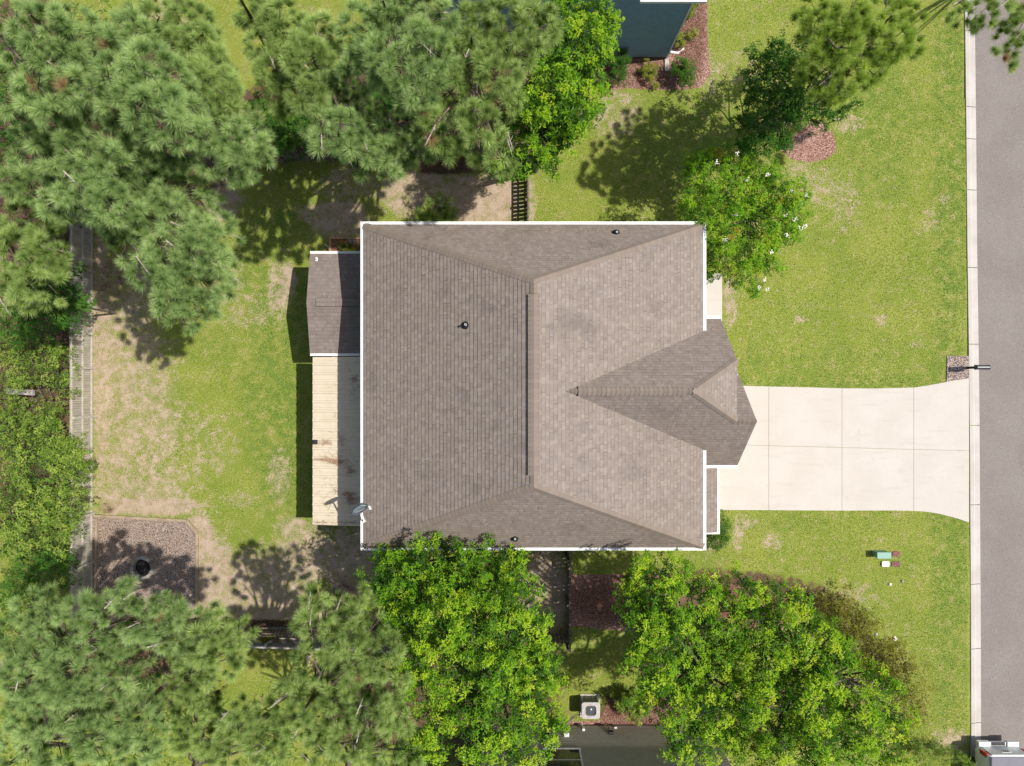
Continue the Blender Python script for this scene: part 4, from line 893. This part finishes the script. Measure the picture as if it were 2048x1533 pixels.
def pine_geo(blobs, dens, needle, nn):
    """blobs: world centre (3), radius -> needle triangles. tufts stand at twig ends, needles radiate"""
    Cs, Ax = [], []
    for (c, r, k) in blobs:
        n = max(3, int(dens*k*(r/.7)**2)); d = unit(n*2); d = d[d[:,2] > -.35][:n]; n = len(d)
        rr = r*RNG.uniform(.55, 1.0, n)**.5; pos = c + d*rr[:,None]*np.array([1,1,.62]); Cs.append(pos)
        ax = d*.8 + np.array([0,0,1.0]); Ax.append(ax/np.linalg.norm(ax, axis=1)[:,None])
    Cs = np.concatenate(Cs); Ax = np.concatenate(Ax); T = len(Cs)
    tt = np.clip(RNG.normal(.45, .16, T), 0, .92); brown = RNG.random(T) < .004; tt[brown] = 1.0
    L = needle*RNG.uniform(.75, 1.2, T)
    Cn = np.repeat(Cs, nn, 0); An = np.repeat(Ax, nn, 0); Ln = np.repeat(L, nn)*RNG.uniform(.75, 1.08, T*nn)
    d = unit(T*nn); dot = (d*An).sum(1); d = d + An*np.where(dot < -.1, -1.6*dot, 0)[:,None] + An*.28; d /= np.linalg.norm(d, axis=1)[:,None]
    base = Cn + An*RNG.uniform(-.06, .05, T*nn)[:,None]; droop = np.array([0,0,-1.0])*(.10*Ln)[:,None]
    s_ = perp(d)*RNG.uniform(.0042, .0075, T*nn)[:,None]
    tip = base + d*Ln[:,None] + droop
    V = np.stack([base-s_, base+s_, tip], 1).reshape(-1, 3); F = np.arange(len(V)).reshape(-1, 3)
    tone = np.clip(np.repeat(tt, nn)+RNG.normal(0, .10, T*nn), 0, 1); nb_ = np.repeat(~brown, nn)
    tv = np.stack([tone-.24, tone-.24, tone+.32], 1); tv[nb_] = np.clip(tv[nb_], 0, .93); tv[~nb_] = 1.0
    return V, F, tv.ravel(), Cs

def leaf_geo(blobs, dens, L, wr=.42, star=7, flat=.5, tmean=.5, tsd=.2, zf=.8, inner=.30, spray=.27):
    """leaves stand in rosettes, rosettes in sprays at the branch ends, sprays over the shell of every lobe; looser shaded leaves inside"""
    Cs, Ax, Tt = [], [], []
    for (c, r, k) in blobs:
        n = max(6, int(dens*k*r*r)); sr = min(spray, r*.5)
        ns = max(3, int(1.6*(r/sr)**2*(1 if k > .9 else .7))); sd = unit(ns*4); sd = sd[sd[:,2] > -.3][:ns]; ns = len(sd)
        sc = c + sd*(r*RNG.uniform(.70, 1.22, ns))[:,None]*np.array([1,1,zf]); stn = RNG.normal(0, tsd*.8, ns)+.10*sd[:,2]
        m = int(n*(1-inner)); pick = RNG.integers(0, ns, m); d = unit(m); d[:,2] = np.abs(d[:,2])*np.where(RNG.random(m) < .75, 1, -1)
        rad_ = sr*RNG.uniform(.35, 1.05, m)**.7
        pos = sc[pick] + d*rad_[:,None]*np.array([1,1,.75]); ax = d*.55 + sd[pick]*.35 + np.array([.08,0,.7])
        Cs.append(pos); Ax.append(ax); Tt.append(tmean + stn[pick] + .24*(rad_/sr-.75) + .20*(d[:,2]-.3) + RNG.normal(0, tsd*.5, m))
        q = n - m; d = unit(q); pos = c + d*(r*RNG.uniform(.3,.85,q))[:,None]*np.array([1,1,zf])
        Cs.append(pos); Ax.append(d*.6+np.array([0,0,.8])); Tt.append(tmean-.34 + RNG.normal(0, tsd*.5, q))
    Cs = np.concatenate(Cs); Ax = np.concatenate(Ax); Ax /= np.linalg.norm(Ax, axis=1)[:,None]; T = len(Cs); n = T*star
    tt = np.clip(np.concatenate(Tt), 0, 1)
    A = np.repeat(Ax, star, 0); rad = perp(A); d = rad + A*RNG.uniform(-.25, flat, n)[:,None]; d /= np.linalg.norm(d, axis=1)[:,None]
    base = np.repeat(Cs, star, 0) + rad*.015 + RNG.normal(0, L*.10, (n,3)); Ln = L*RNG.uniform(.6, 1.2, n)*np.repeat(RNG.uniform(.7,1.25,T), star)
    nrm_ = A + RNG.normal(0, .28, (n,3)); s_ = np.cross(d, nrm_); s_ /= np.maximum(np.linalg.norm(s_, axis=1), 1e-6)[:,None]
    up = np.cross(s_, d); mid = base + d*(Ln*.45)[:,None]; wv = s_*(Ln*wr*.5)[:,None]; fold = up*(Ln*.07)[:,None]
    tip = base + d*Ln[:,None] - np.array([0,0,1.0])*(Ln*.18)[:,None]
    V = np.stack([base, mid-wv+fold, tip, mid+wv+fold], 1).reshape(-1, 3); F = np.arange(len(V)).reshape(-1, 4)
    return V, F, np.clip(np.repeat(tt, star)+RNG.normal(0, .05, n), 0, 1), Cs

def limbs(base, blobs, tr, bark_mat, parent, zfork, ztop, lean=None, twig=None, every=1):
    mb = MB(); b = Vector(base); ctr = Vector(np.mean([x[0] for x in blobs], 0)); top_ = Vector((b.x*.35+ctr.x*.65, b.y*.35+ctr.y*.65, ztop))
    def tp(z): t = (z-b.z)/(top_.z-b.z); return Vector((b.x+(top_.x-b.x)*t, b.y+(top_.y-b.y)*t, z))
    mb.tube([b+Vector((0,0,-.1)), tp(zfork*.5), tp(zfork), tp((zfork+ztop)/2), top_], [tr*1.25, tr, tr*.82, tr*.5, tr*.15], 9)
    for k, (c, r, w_) in enumerate(blobs[::every]):
        c = Vector(c); z0_ = max(zfork*.8, min(ztop-.3, c.z - .35*(c.xy-b.xy).length - .3)); s0 = tp(z0_); m_ = (s0+c)/2 + Vector((random.uniform(-.15,.15), random.uniform(-.15,.15), -.12))
        rr = tr*.34; mb.tube([s0, m_, c], [rr, rr*.7, rr*.28], 5, False)
        for _ in range(3):
            e = c + Vector((random.uniform(-1,1), random.uniform(-1,1), random.uniform(-.1,.6)))*r*.8; mb.tube([m_*.3+c*.7, e], [rr*.3, rr*.10], 4, False)
    nf = len(mb.f)
    if twig:
        for _ in range(twig):
            c = Vector(blobs[random.randrange(len(blobs))][0]); s0 = tp(max(zfork*.8, min(ztop-.3, c.z-.5))); d = (c-s0).normalized(); c = c + Vector((random.uniform(-.3,.3), random.uniform(-.3,.3), .34))
            mb.tube([c-d*.25, c+d*.05, c+d*random.uniform(.2,.45)], [.018,.013,.005], 5)
            for _ in range(3): e = c+d*random.uniform(-.2,.25); mb.tube([e, e+Vector((random.uniform(-1,1),random.uniform(-1,1),.3))*.16], [.009,.004], 4)
    o = mb.build('trunk', [bark_mat, PALEB], parent, smooth=True)
    o.data.polygons.foreach_set('material_index', [0]*nf+[1]*(len(mb.f)-nf))

def crown_blobs(px_blobs, z, dome=1.0, under=True, jz=.35, rs=1.0):
    px_blobs = [(a, b, c*rs) for a, b, c in px_blobs]
    xs = np.array([b[0] for b in px_blobs]); ys = np.array([b[1] for b in px_blobs]); cx, cy = xs.mean(), ys.mean(); D = np.hypot(xs-cx, ys-cy).max()+30
    out = []
    for b in px_blobs:
        zz = z + dome*(1-(math.hypot(b[0]-cx, b[1]-cy)/D)**2) + random.uniform(-jz, jz); k = (CAM_H-zz)*MPP/CAM_H
        c = np.array(at(b[0], b[1], zz)); r = b[2]*k; out.append((c - np.array([0,0,r*.4]), r*.97, 1.0))
        if under: out.append((c + np.array([random.uniform(-.3,.3)*r, random.uniform(-.3,.3)*r, -r*1.1-.3]), r*.85, .75))
    return out
def base_of(blobs, f=1.0):
    c = np.mean([b[0] for b in blobs], 0); return (c[0], c[1])

def pine(label, px_blobs, z, mat=None, base=None, dome=1.2, tr=.16, dens=22, nn=230, needle=.29, group='pines around the yard', pale=False, under=True, every=1):
    bl = crown_blobs(px_blobs, z, dome, under, .75, 1.07); b = at(*base) if base else Vector((*base_of(bl), 0))
    t = thing('pine_tree', label, 'pine tree', (b.x, b.y, 0), group); loc = np.array([b.x, b.y, 0.0]); bl = [(c-loc, r, k) for c, r, k in bl]
    zt_ = max(c[2] for c, r, k in bl)+.2; limbs((0,0,0), bl, tr, BARK, t, z*.55, zt_, twig=max(4, len(px_blobs)//2), every=every)
    V, F, tone, Cs = pine_geo(bl, dens, needle, nn); link('crown', np_mesh('crown', V, F, mat or PINE_A, tone), t)
    return t

def tree(name, label, cat, px_blobs, z, mat, base=None, dome=1.2, tr=.14, dens=400, L=.105, star=8, zf=.8, group=None, fork=.45, tmean=.5, tsd=.16, wr=.36, under=True, bark=None, jz=.6, crown='crown', flat=.5, rs=1.1, spray=.27):
    bl = crown_blobs(px_blobs, z, dome, under, jz, rs); b = at(*base) if base else Vector((*base_of(bl), 0))
    t = thing(name, label, cat, (b.x, b.y, 0), group); loc = np.array([b.x, b.y, 0.0]); bl = [(c-loc, r, k) for c, r, k in bl]
    zt_ = max(c[2] for c, r, k in bl); limbs((0,0,0), bl, tr, bark or BARK, t, z*fork, zt_)
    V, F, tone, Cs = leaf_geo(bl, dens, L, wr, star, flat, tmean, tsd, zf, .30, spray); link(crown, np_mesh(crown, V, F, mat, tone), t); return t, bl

PG = 'tall pines on the left side of the plot'
pine('tall blue green pine in the top left corner', [(20,20,45),(70,50,52),(125,55,55),(165,85,42),(50,110,52),(110,120,55),(155,175,42),(15,175,50),(75,180,50),(125,205,40)], 11.0, group=PG, base=(200, 215))
pine('dense pine crown second from the left at the top', [(215,60,42),(265,55,45),(235,105,52),(285,125,48),(215,150,48),(270,175,52),(325,150,42),(235,205,48),(300,215,58),(350,225,45),(385,255,30)], 11.5, group=PG, base=(315, 270))
pine('thinner yellowish pine beside the sunlit grass gap at the top', [(310,25,38),(370,35,40),(395,85,38),(420,125,36),(385,150,34),(430,175,38),(400,205,34),(445,205,26),(345,90,30)], 9.5, PINE_B, group=PG, dens=44, base=(420, 200))
pine('pine lobe hanging over the upper fence left of dark undergrowth', [(420,245,42),(460,275,42),(492,300,40),(430,312,44),(500,262,32),(398,272,30),(470,330,26)], 9.8, group=PG, base=(500, 265))
pine('wide pine on the left edge above the pale left pine', [(60,250,42),(120,235,45),(175,260,52),(235,275,52),(130,300,55),(55,325,50),(35,360,38),(190,330,56),(250,335,52),(290,350,42),(150,372,50),(105,400,34),(205,400,46)], 10.5, group=PG, base=(260, 335))
pine('pine reaching furthest out over the back lawn', [(335,375,46),(375,385,42),(285,385,40),(240,440,46),(300,445,52),(360,450,48),(415,455,38),(255,490,38),(330,505,48),(400,505,46),(435,530,28),(290,545,32),(360,555,42),(415,580,36),(335,600,38),(385,615,38),(362,645,26)], 9.6, group=PG, base=(315, 400))
pine('pale pine at the left edge behind the privacy fence', [(35,440,46),(80,465,36),(30,500,46),(70,520,36),(40,560,44),(15,600,30),(100,505,22)], 9.0, PINE_B, group=PG, base=(120, 475))
pine('slender pine between yellow grass gap and dark undergrowth at top', [(505,20,36),(560,30,42),(525,85,36),(545,145,36),(600,105,40),(560,190,30),(610,185,32),(645,60,36),(655,125,34)], 9.0, PINE_B, dens=44, base=(590, 190))
pine('pine with drooping lobe over the upper fence middle', [(645,180,40),(618,232,36),(640,282,26),(700,200,46),(680,258,42),(738,250,42),(762,300,36),(768,338,22),(715,300,30)], 9.5, base=(725, 255))
pine('broad dark pine left of the two big top centre pines', [(720,50,50),(785,40,55),(845,85,52),(778,118,55),(835,160,45),(720,125,42),(800,185,34),(870,30,40)], 10.5, base=(850, 235))
pine('dark green lobe of low pine above the sandy patch', [(800,265,42),(835,290,36),(790,300,34),(825,255,30),(770,270,30)], 7.0, base=(800, 290))
pine('olive green pine reaching toward the sandy patch at top centre', [(900,40,48),(955,55,52),(1015,40,50),(1070,35,46),(930,118,46),(995,128,46),(1050,95,36),(890,185,42),(945,180,38),(905,240,44),(895,285,30),(955,232,42),(955,290,32),(1000,305,30),(865,248,30),(1015,190,30),(1100,40,30)], 9.5, PINE_B, base=(950, 270))
pine('sunny pine by the street lawn at the top right', [(1640,20,40),(1700,25,46),(1755,25,46),(1815,30,36),(1680,85,46),(1738,85,46),(1795,80,36),(1655,145,30),(1700,150,36),(1755,145,28),(1825,85,24),(1665,185,24)], 6.9, leafmat('sunny pine needles', [(0,(.08,.14,.018)),(.5,(.28,.41,.06)),(1,(.56,.68,.16))], .38), base=(1565,245), dens=25, dome=3.0)
pine('pine branch hanging over the road in the top right corner', [(1915,8,20),(1942,18,22),(1970,22,26),(2005,6,24),(2040,15,30),(2046,55,26),(2030,90,16),(2052,100,20),(2085,30,40)], 7.6, PINE_B, base=(2120,-130), dome=.3, every=5, dens=24, needle=.26, tr=.09)
BG_ = 'pines along the bottom left'
pine('pine with browning tips beside the fire pit gravel', [(55,1220,38),(115,1250,42),(160,1222,30),(200,1222,30),(250,1212,26),(234,1180,10),(298,1218,24),(280,1255,40),(345,1232,26),(330,1268,44),(390,1248,32),(185,1285,52),(90,1300,50),(25,1275,38),(245,1310,46)], 8.5, group=BG_, base=(240, 1260))
pine('large pine in the bottom left corner', [(40,1365,46),(105,1375,52),(55,1440,52),(145,1430,52),(205,1385,44),(30,1505,46),(110,1500,52),(195,1490,48),(255,1450,42),(275,1512,42),(20,1310,30)], 9.5, group=BG_, base=(205, 1395))
pine('small round pine left of the yellow grass gap at bottom', [(420,1262,32),(460,1280,32),(400,1300,36),(445,1325,36),(385,1350,38),(420,1385,26),(350,1310,30)], 8.0, PINE_B, group=BG_, base=(400, 1300))
pine('yellowish pine at the bottom edge below the grass gap', [(330,1400,36),(380,1420,36),(350,1470,40),(420,1480,38),(400,1520,32),(470,1500,42),(535,1440,38),(520,1500,42),(570,1400,30),(470,1440,26)], 8.0, PINE_B, group=BG_, base=(470, 1440))
pine('yellowish pine between the grass gap and bright broadleaf tree', [(640,1212,34),(690,1222,36),(618,1258,28),(680,1278,42),(738,1262,32),(622,1330,36),(690,1345,42),(752,1330,42),(785,1375,26),(600,1390,34),(665,1415,40),(590,1450,36)], 8.5, PINE_B, group=BG_, base=(690, 1290))
pine('dense yellowish pine at the bottom edge beside the bright tree', [(740,1430,42),(792,1450,32),(700,1490,42),(770,1500,42),(818,1522,22),(640,1505,36),(730,1385,26)], 8.5, PINE_B, group=BG_, base=(730, 1420))

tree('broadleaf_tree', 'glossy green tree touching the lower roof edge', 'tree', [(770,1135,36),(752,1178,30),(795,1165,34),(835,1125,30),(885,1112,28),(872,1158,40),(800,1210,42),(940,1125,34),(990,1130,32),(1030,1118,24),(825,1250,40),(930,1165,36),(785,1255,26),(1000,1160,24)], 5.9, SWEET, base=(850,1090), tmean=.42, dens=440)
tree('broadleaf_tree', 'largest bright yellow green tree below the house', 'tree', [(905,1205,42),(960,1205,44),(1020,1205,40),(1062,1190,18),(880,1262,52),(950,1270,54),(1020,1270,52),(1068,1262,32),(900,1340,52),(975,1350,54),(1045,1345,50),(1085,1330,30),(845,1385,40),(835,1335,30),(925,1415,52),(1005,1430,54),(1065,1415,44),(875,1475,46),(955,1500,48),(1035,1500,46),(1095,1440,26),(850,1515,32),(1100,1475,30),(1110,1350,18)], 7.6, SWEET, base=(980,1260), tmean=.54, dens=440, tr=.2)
tree('broadleaf_tree', 'bright tree in front of the blue house', 'tree', [(1180,15,40),(1130,20,34),(1218,28,20),(1168,72,38),(1112,85,38),(1200,100,24),(1150,135,42),(1195,150,22),(1100,165,38),(1160,195,34),(1075,205,34),(1120,235,38),(1162,238,18),(1205,60,24),(1140,180,34),(1060,160,26)], 7.0, SWEET, rs=1.32, tmean=.50, base=(1130,250), dens=440)
tree('broadleaf_tree', 'leafy green tree overhanging the gapped upper fence', 'tree', [(1085,275,38),(1130,280,24),(1060,318,32),(1100,318,20),(1012,318,28),(990,338,14),(1050,245,30),(1140,250,20),(1195,215,18),(1040,200,26)], 6.0, SWEET, tmean=.42, base=(1070,340))
tree('broadleaf_tree', 'dark shaded tree between side lawn and the sunny pine', 'tree', [(1640,65,34),(1598,95,36),(1550,115,38),(1600,150,40),(1520,145,28),(1560,200,42),(1508,185,18),(1615,215,34),(1530,245,34),(1575,270,26),(1505,245,18),(1668,185,30),(1700,200,18),(1655,230,18),(1540,290,18),(1490,230,16),(1500,290,16)], 3.9, DEEP, base=(1560,260), dens=400, zf=.7)
t_, bl_ = tree('crape_myrtle', 'round bright crape myrtle with white blossoms beside the front roof corner', 'tree', [(1425,312,28),(1400,330,24),(1470,322,34),(1520,345,38),(1558,365,32),(1410,372,34),(1470,390,42),(1530,400,42),(1578,402,26),(1400,430,30),(1450,450,40),(1520,450,42),(1562,450,26),(1440,510,32),(1500,510,34),(1536,500,26),(1480,555,22),(1440,545,18),(1612,393,12),(1375,400,12),(1390,320,14),(1600,430,20),(1580,470,24),(1545,530,24),(1520,570,16),(1600,380,22)], 3.6, MYRTLE, base=(1470,450), rs=1.14, dens=520, L=.085, star=8, tmean=.5, fork=.25, tr=.07)
mb = MB(); bx = t_.location
for (px, py) in ((1435,325),(1475,305),(1535,350),(1585,385),(1600,405),(1612,392),(1570,430),(1610,452),(1575,470),(1545,505),(1518,575),(1535,580),(1470,430),(1450,480),(1495,360),(1590,440),(1603,456),(1530,560)):
    q = at(px, py, 5.1 if px < 1560 else 4.5) - bx
    for _ in range(15):
        o_ = Vector((random.gauss(0,.04), random.gauss(0,.04), random.gauss(0,.04))); s_ = .018; a = random.uniform(0,6.28); d1 = Vector((math.cos(a), math.sin(a), random.uniform(-.4,.4)))*s_; d2 = Vector((-math.sin(a), math.cos(a), random.uniform(-.4,.4)))*s_
        mb.add([q+o_-d1, q+o_+d2, q+o_+d1, q+o_-d2], [(0,1,2,3)])
mb.build('blossom', PETAL, t_)
BR = 'bright trees at the bottom right'
tree('broadleaf_tree', 'bright tree beside the bottom house and its condenser', 'tree', [(1290,1150,26),(1340,1150,32),(1272,1200,32),(1330,1210,42),(1400,1190,34),(1450,1190,26),(1285,1260,38),(1350,1280,48),(1420,1260,44),(1488,1240,28),(1300,1335,38),(1370,1350,48),(1438,1340,42),(1488,1300,28),(1295,1395,28),(1350,1415,44),(1420,1420,46),(1480,1395,36),(1518,1370,18),(1400,1490,42),(1455,1480,38),(1355,1505,26)], 6.8, SWEET, tmean=.55, base=(1350,1250), dens=430, group=BR, tr=.18)
tree('broadleaf_tree', 'bright tree nearest the street at the bottom right', 'tree', [(1550,1200,36),(1600,1215,32),(1520,1250,34),(1580,1280,46),(1650,1258,26),(1685,1290,22),(1540,1330,40),(1610,1340,46),(1680,1340,38),(1715,1330,18),(1560,1400,44),(1640,1410,48),(1710,1400,44),(1765,1370,28),(1795,1388,18),(1590,1480,44),(1670,1480,48),(1740,1460,44),(1798,1450,32),(1560,1520,34),(1640,1525,36),(1720,1520,38),(1790,1508,32),(1500,1180,26),(1480,1480,30),(1510,1440,30)], 7.4, SWEET, tmean=.58, base=(1500,1210), dens=430, group=BR, tr=.2)
tree('olive_shrub', 'thin olive brown shrub along the right side of the bright trees', 'shrub', [(1655,1215,22),(1690,1215,28),(1728,1235,28),(1745,1275,32),(1765,1320,34),(1800,1310,22),(1828,1348,26),(1838,1400,28),(1850,1440,24),(1795,1355,34),(1700,1255,26),(1815,1460,18)], 1.3, OLIVE, rs=1.3, dens=420, L=.075, star=6, tmean=.45, tsd=.22, fork=.2, tr=.03, dome=.4, zf=.6)
UG = 'dark undergrowth below the pines'
for lb, bl2, z_ in (('dark undergrowth in the top left corner under the pines', [(20,60,60),(90,120,60),(30,200,60),(110,250,55),(20,320,60),(180,60,50),(60,400,50),(-20,140,50),(-20,260,50)], 3.0),
  ('dark undergrowth below the pines inside the upper left mass', [(220,140,52),(290,60,36),(260,230,52),(190,320,50),(120,380,44),(320,220,44),(390,250,36),(160,420,30),(340,150,40)], 2.8),
  ('dark undergrowth between the upper pines near the blue house', [(700,120,50),(780,80,50),(860,150,50),(930,80,50),(1000,180,46),(700,230,44),(880,230,40),(1020,80,40),(960,270,30),(620,200,36),(600,120,30)], 2.6),
  ('dark undergrowth at the left of the bottom pines', [(30,1230,46),(80,1320,50),(40,1420,56),(120,1400,50),(140,1500,56),(40,1510,50),(-20,1320,40)], 2.6),
  ('dark undergrowth amid the bottom pines left of the board fence', [(210,1330,46),(250,1420,50),(320,1380,40),(330,1480,46),(240,1510,46),(400,1470,40),(430,1420,30),(330,1310,32)], 2.4),
  ('dark undergrowth between bottom pines and largest bright tree', [(560,1490,44),(640,1440,46),(700,1400,46),(760,1470,50),(690,1510,46),(780,1400,40),(820,1500,40),(800,1330,36),(740,1330,36),(520,1500,40)], 2.4),
  ('dark undergrowth below the two bright bottom right trees', [(1400,1300,46),(1480,1340,50),(1480,1440,50),(1560,1350,50),(1560,1460,50),(1640,1420,50),(1520,1520,50),(1640,1510,50),(1700,1460,40),(1390,1400,36),(1420,1500,36)], 2.2)):
    tree('undergrowth_bush', lb, 'bush', bl2, z_, DEEP, rs=1.2, dens=170, L=.11, star=6, fork=.2, tr=.04, dome=.5, group=UG, jz=.5, under=False)
for lb, bl2, z_, mt, dn, LL in (
  ('dark leafy tree behind the privacy fence below the pale pine', [(100,590,34),(138,600,20),(60,622,36),(112,640,24),(20,650,36),(20,600,30),(40,560,30),(70,560,34),(150,620,12),(115,550,22)], 4.2, DEEP, 95, .12),
  ('low sunny scrub beyond the fence around the fallen log', [(0,690,30),(0,770,30),(0,840,30),(28,700,34),(78,700,30),(118,722,20),(40,745,30),(100,765,28),(126,790,14),(20,825,30),(70,830,24),(100,830,16)], 1.4, SCRUB, 170, .075),
  ('large leafy scrub beyond the fence below the fallen log', [(0,900,34),(0,980,34),(0,1060,34),(70,1030,34),(30,885,38),(85,885,34),(60,940,42),(118,950,38),(155,945,18),(28,1005,40),(95,1010,38),(132,1035,18),(60,1075,38),(112,1085,24),(120,900,18)], 2.8, SCRUB, 140, .095),
  ('dark leafy scrub left of the fire pit fence', [(100,1140,26),(60,1145,34),(18,1180,34),(105,1180,20),(20,1110,26)], 2.2, DEEP, 120, .10)):
    tree('shrub', lb, 'shrub', bl2, z_, mt, dens=dn*2.4, L=LL, star=6, fork=.2, tr=.05, dome=.6, group='scrub beyond the back fence', rs=1.3)
for lb, bl2, z_, mt, dn, LL, nm in (
  ('dark evergreen undergrowth behind the upper fence', [(520,222,34),(560,250,38),(600,258,30),(500,262,24),(640,250,24),(580,215,26),(540,285,22),(680,290,20)], 2.6, DEEP, 120, .10, 'undergrowth_bush'),
  ('shaded undergrowth between the two top centre pines', [(770,165,30),(760,210,30),(1020,230,30),(1010,270,24),(720,330,16)], 3.2, DEEP, 110, .10, 'undergrowth_bush'),
  ('small dark bush under the left pines near the upper fence', [(330,305,26),(355,320,16),(180,430,20)], 1.6, DEEP, 130, .08, 'undergrowth_bush'),
  ('light green shrub at the upper wall of the house', [(852,432,18),(880,410,24),(900,428,14),(868,452,18),(905,455,14)], 1.5, SCRUB, 230, .06, 'shrub'),
  ('clipped green hedge at the front roof corner below driveway', [(1440,1040,14),(1446,1060,17),(1440,1082,16),(1428,1090,14),(1425,1050,14)], .8, DEEP, 420, .05, 'hedge'),
  ('round dark green bush at the blue house corner', [(1368,138,22),(1372,150,18),(1360,128,14)], .7, DEEP, 420, .055, 'shrub'),
  ('dark bush beside the blue wall under the bright tree', [(1240,128,20),(1236,150,18),(1244,110,14)], .8, DEEP, 300, .06, 'shrub'),
  ('yellow green plant at the foot of the blue wall', [(1300,135,14),(1308,148,12),(1292,142,9)], .3, YELLOWG, 420, .055, 'bedding_plant'),
  ('bright round plant above the white downspout', [(1361,78,9),(1364,86,7)], .35, YELLOWG, 520, .07, 'bedding_plant'),
  ('sparse pale plant in the bed right of the blue wall', [(1384,62,10),(1378,70,7)], .3, YELLOWG, 260, .06, 'bedding_plant'),
  ('low green plant in the bed at the top edge', [(1388,12,10),(1380,26,8),(1392,4,8)], .35, YELLOWG, 360, .06, 'bedding_plant'),
  ('tiny yellow plant at the lawn edge of the blue house bed', [(1311,170,6)], .15, YELLOWG, 600, .05, 'bedding_plant'),
  ('green bush beside the condenser of the bottom house', [(1262,1418,22),(1278,1432,18),(1248,1408,14),(1285,1410,16)], 1.2, SCRUB, 300, .065, 'shrub'),
  ('loose green shrub at the bottom edge by the pickup truck', [(1868,1505,18),(1895,1520,18),(1925,1515,13),(1940,1530,12),(1840,1500,14),(1850,1530,20)], 1.0, SCRUB, 150, .055, 'shrub'),
  ('pale shrub between the dark bottom fence and board fence', [(535,1277,8),(525,1283,7),(545,1272,6)], .6, YELLOWG, 500, .06, 'shrub'),
  ('yellow green tree top at the lower right under the two bright trees', [(1540,1485,18),(1550,1450,14),(1530,1520,16)], 3.0, YELLOWG, 200, .09, 'shrub'),
  ('low seedlings growing in the raised garden bed', [(679,488,6),(695,495,6),(704,497,5),(685,498,4)], .42, YELLOWG, 900, .05, 'seedlings')):
    tree(nm, lb, 'bush' if 'bush' in nm else ('hedge' if nm == 'hedge' else 'plant' if nm in ('bedding_plant','seedlings') else 'shrub'), bl2, z_, mt, dens=dn*7, L=LL, star=6, fork=.2, tr=.02, dome=.15, jz=.05, spray=.12, under=z_ > .9, tmean=.5)
# bare branches lying by the mulch bed
mb = MB(); b0 = at(1672, 235)
for pts in (((1640,225),(1655,210),(1662,222),(1668,232)),((1658,208),(1672,214),(1678,236),(1672,250)),((1672,250),(1668,262),(1676,268)),((1676,232),(1682,222),(1674,205)),((1668,240),(1685,236))):
    mb.tube([at(a, b, .5+random.uniform(-.1,.1))-b0 for a, b in pts], [.022,.016,.012,.008][:len(pts)], 5)
o = mb.build('bare_branch', PALEB); o.location = b0; tag(o, 'bare grey crooked branches lying above the pink mulch bed', 'branch')
print('tris approx', sum(len(m.polygons) for m in bpy.data.meshes))
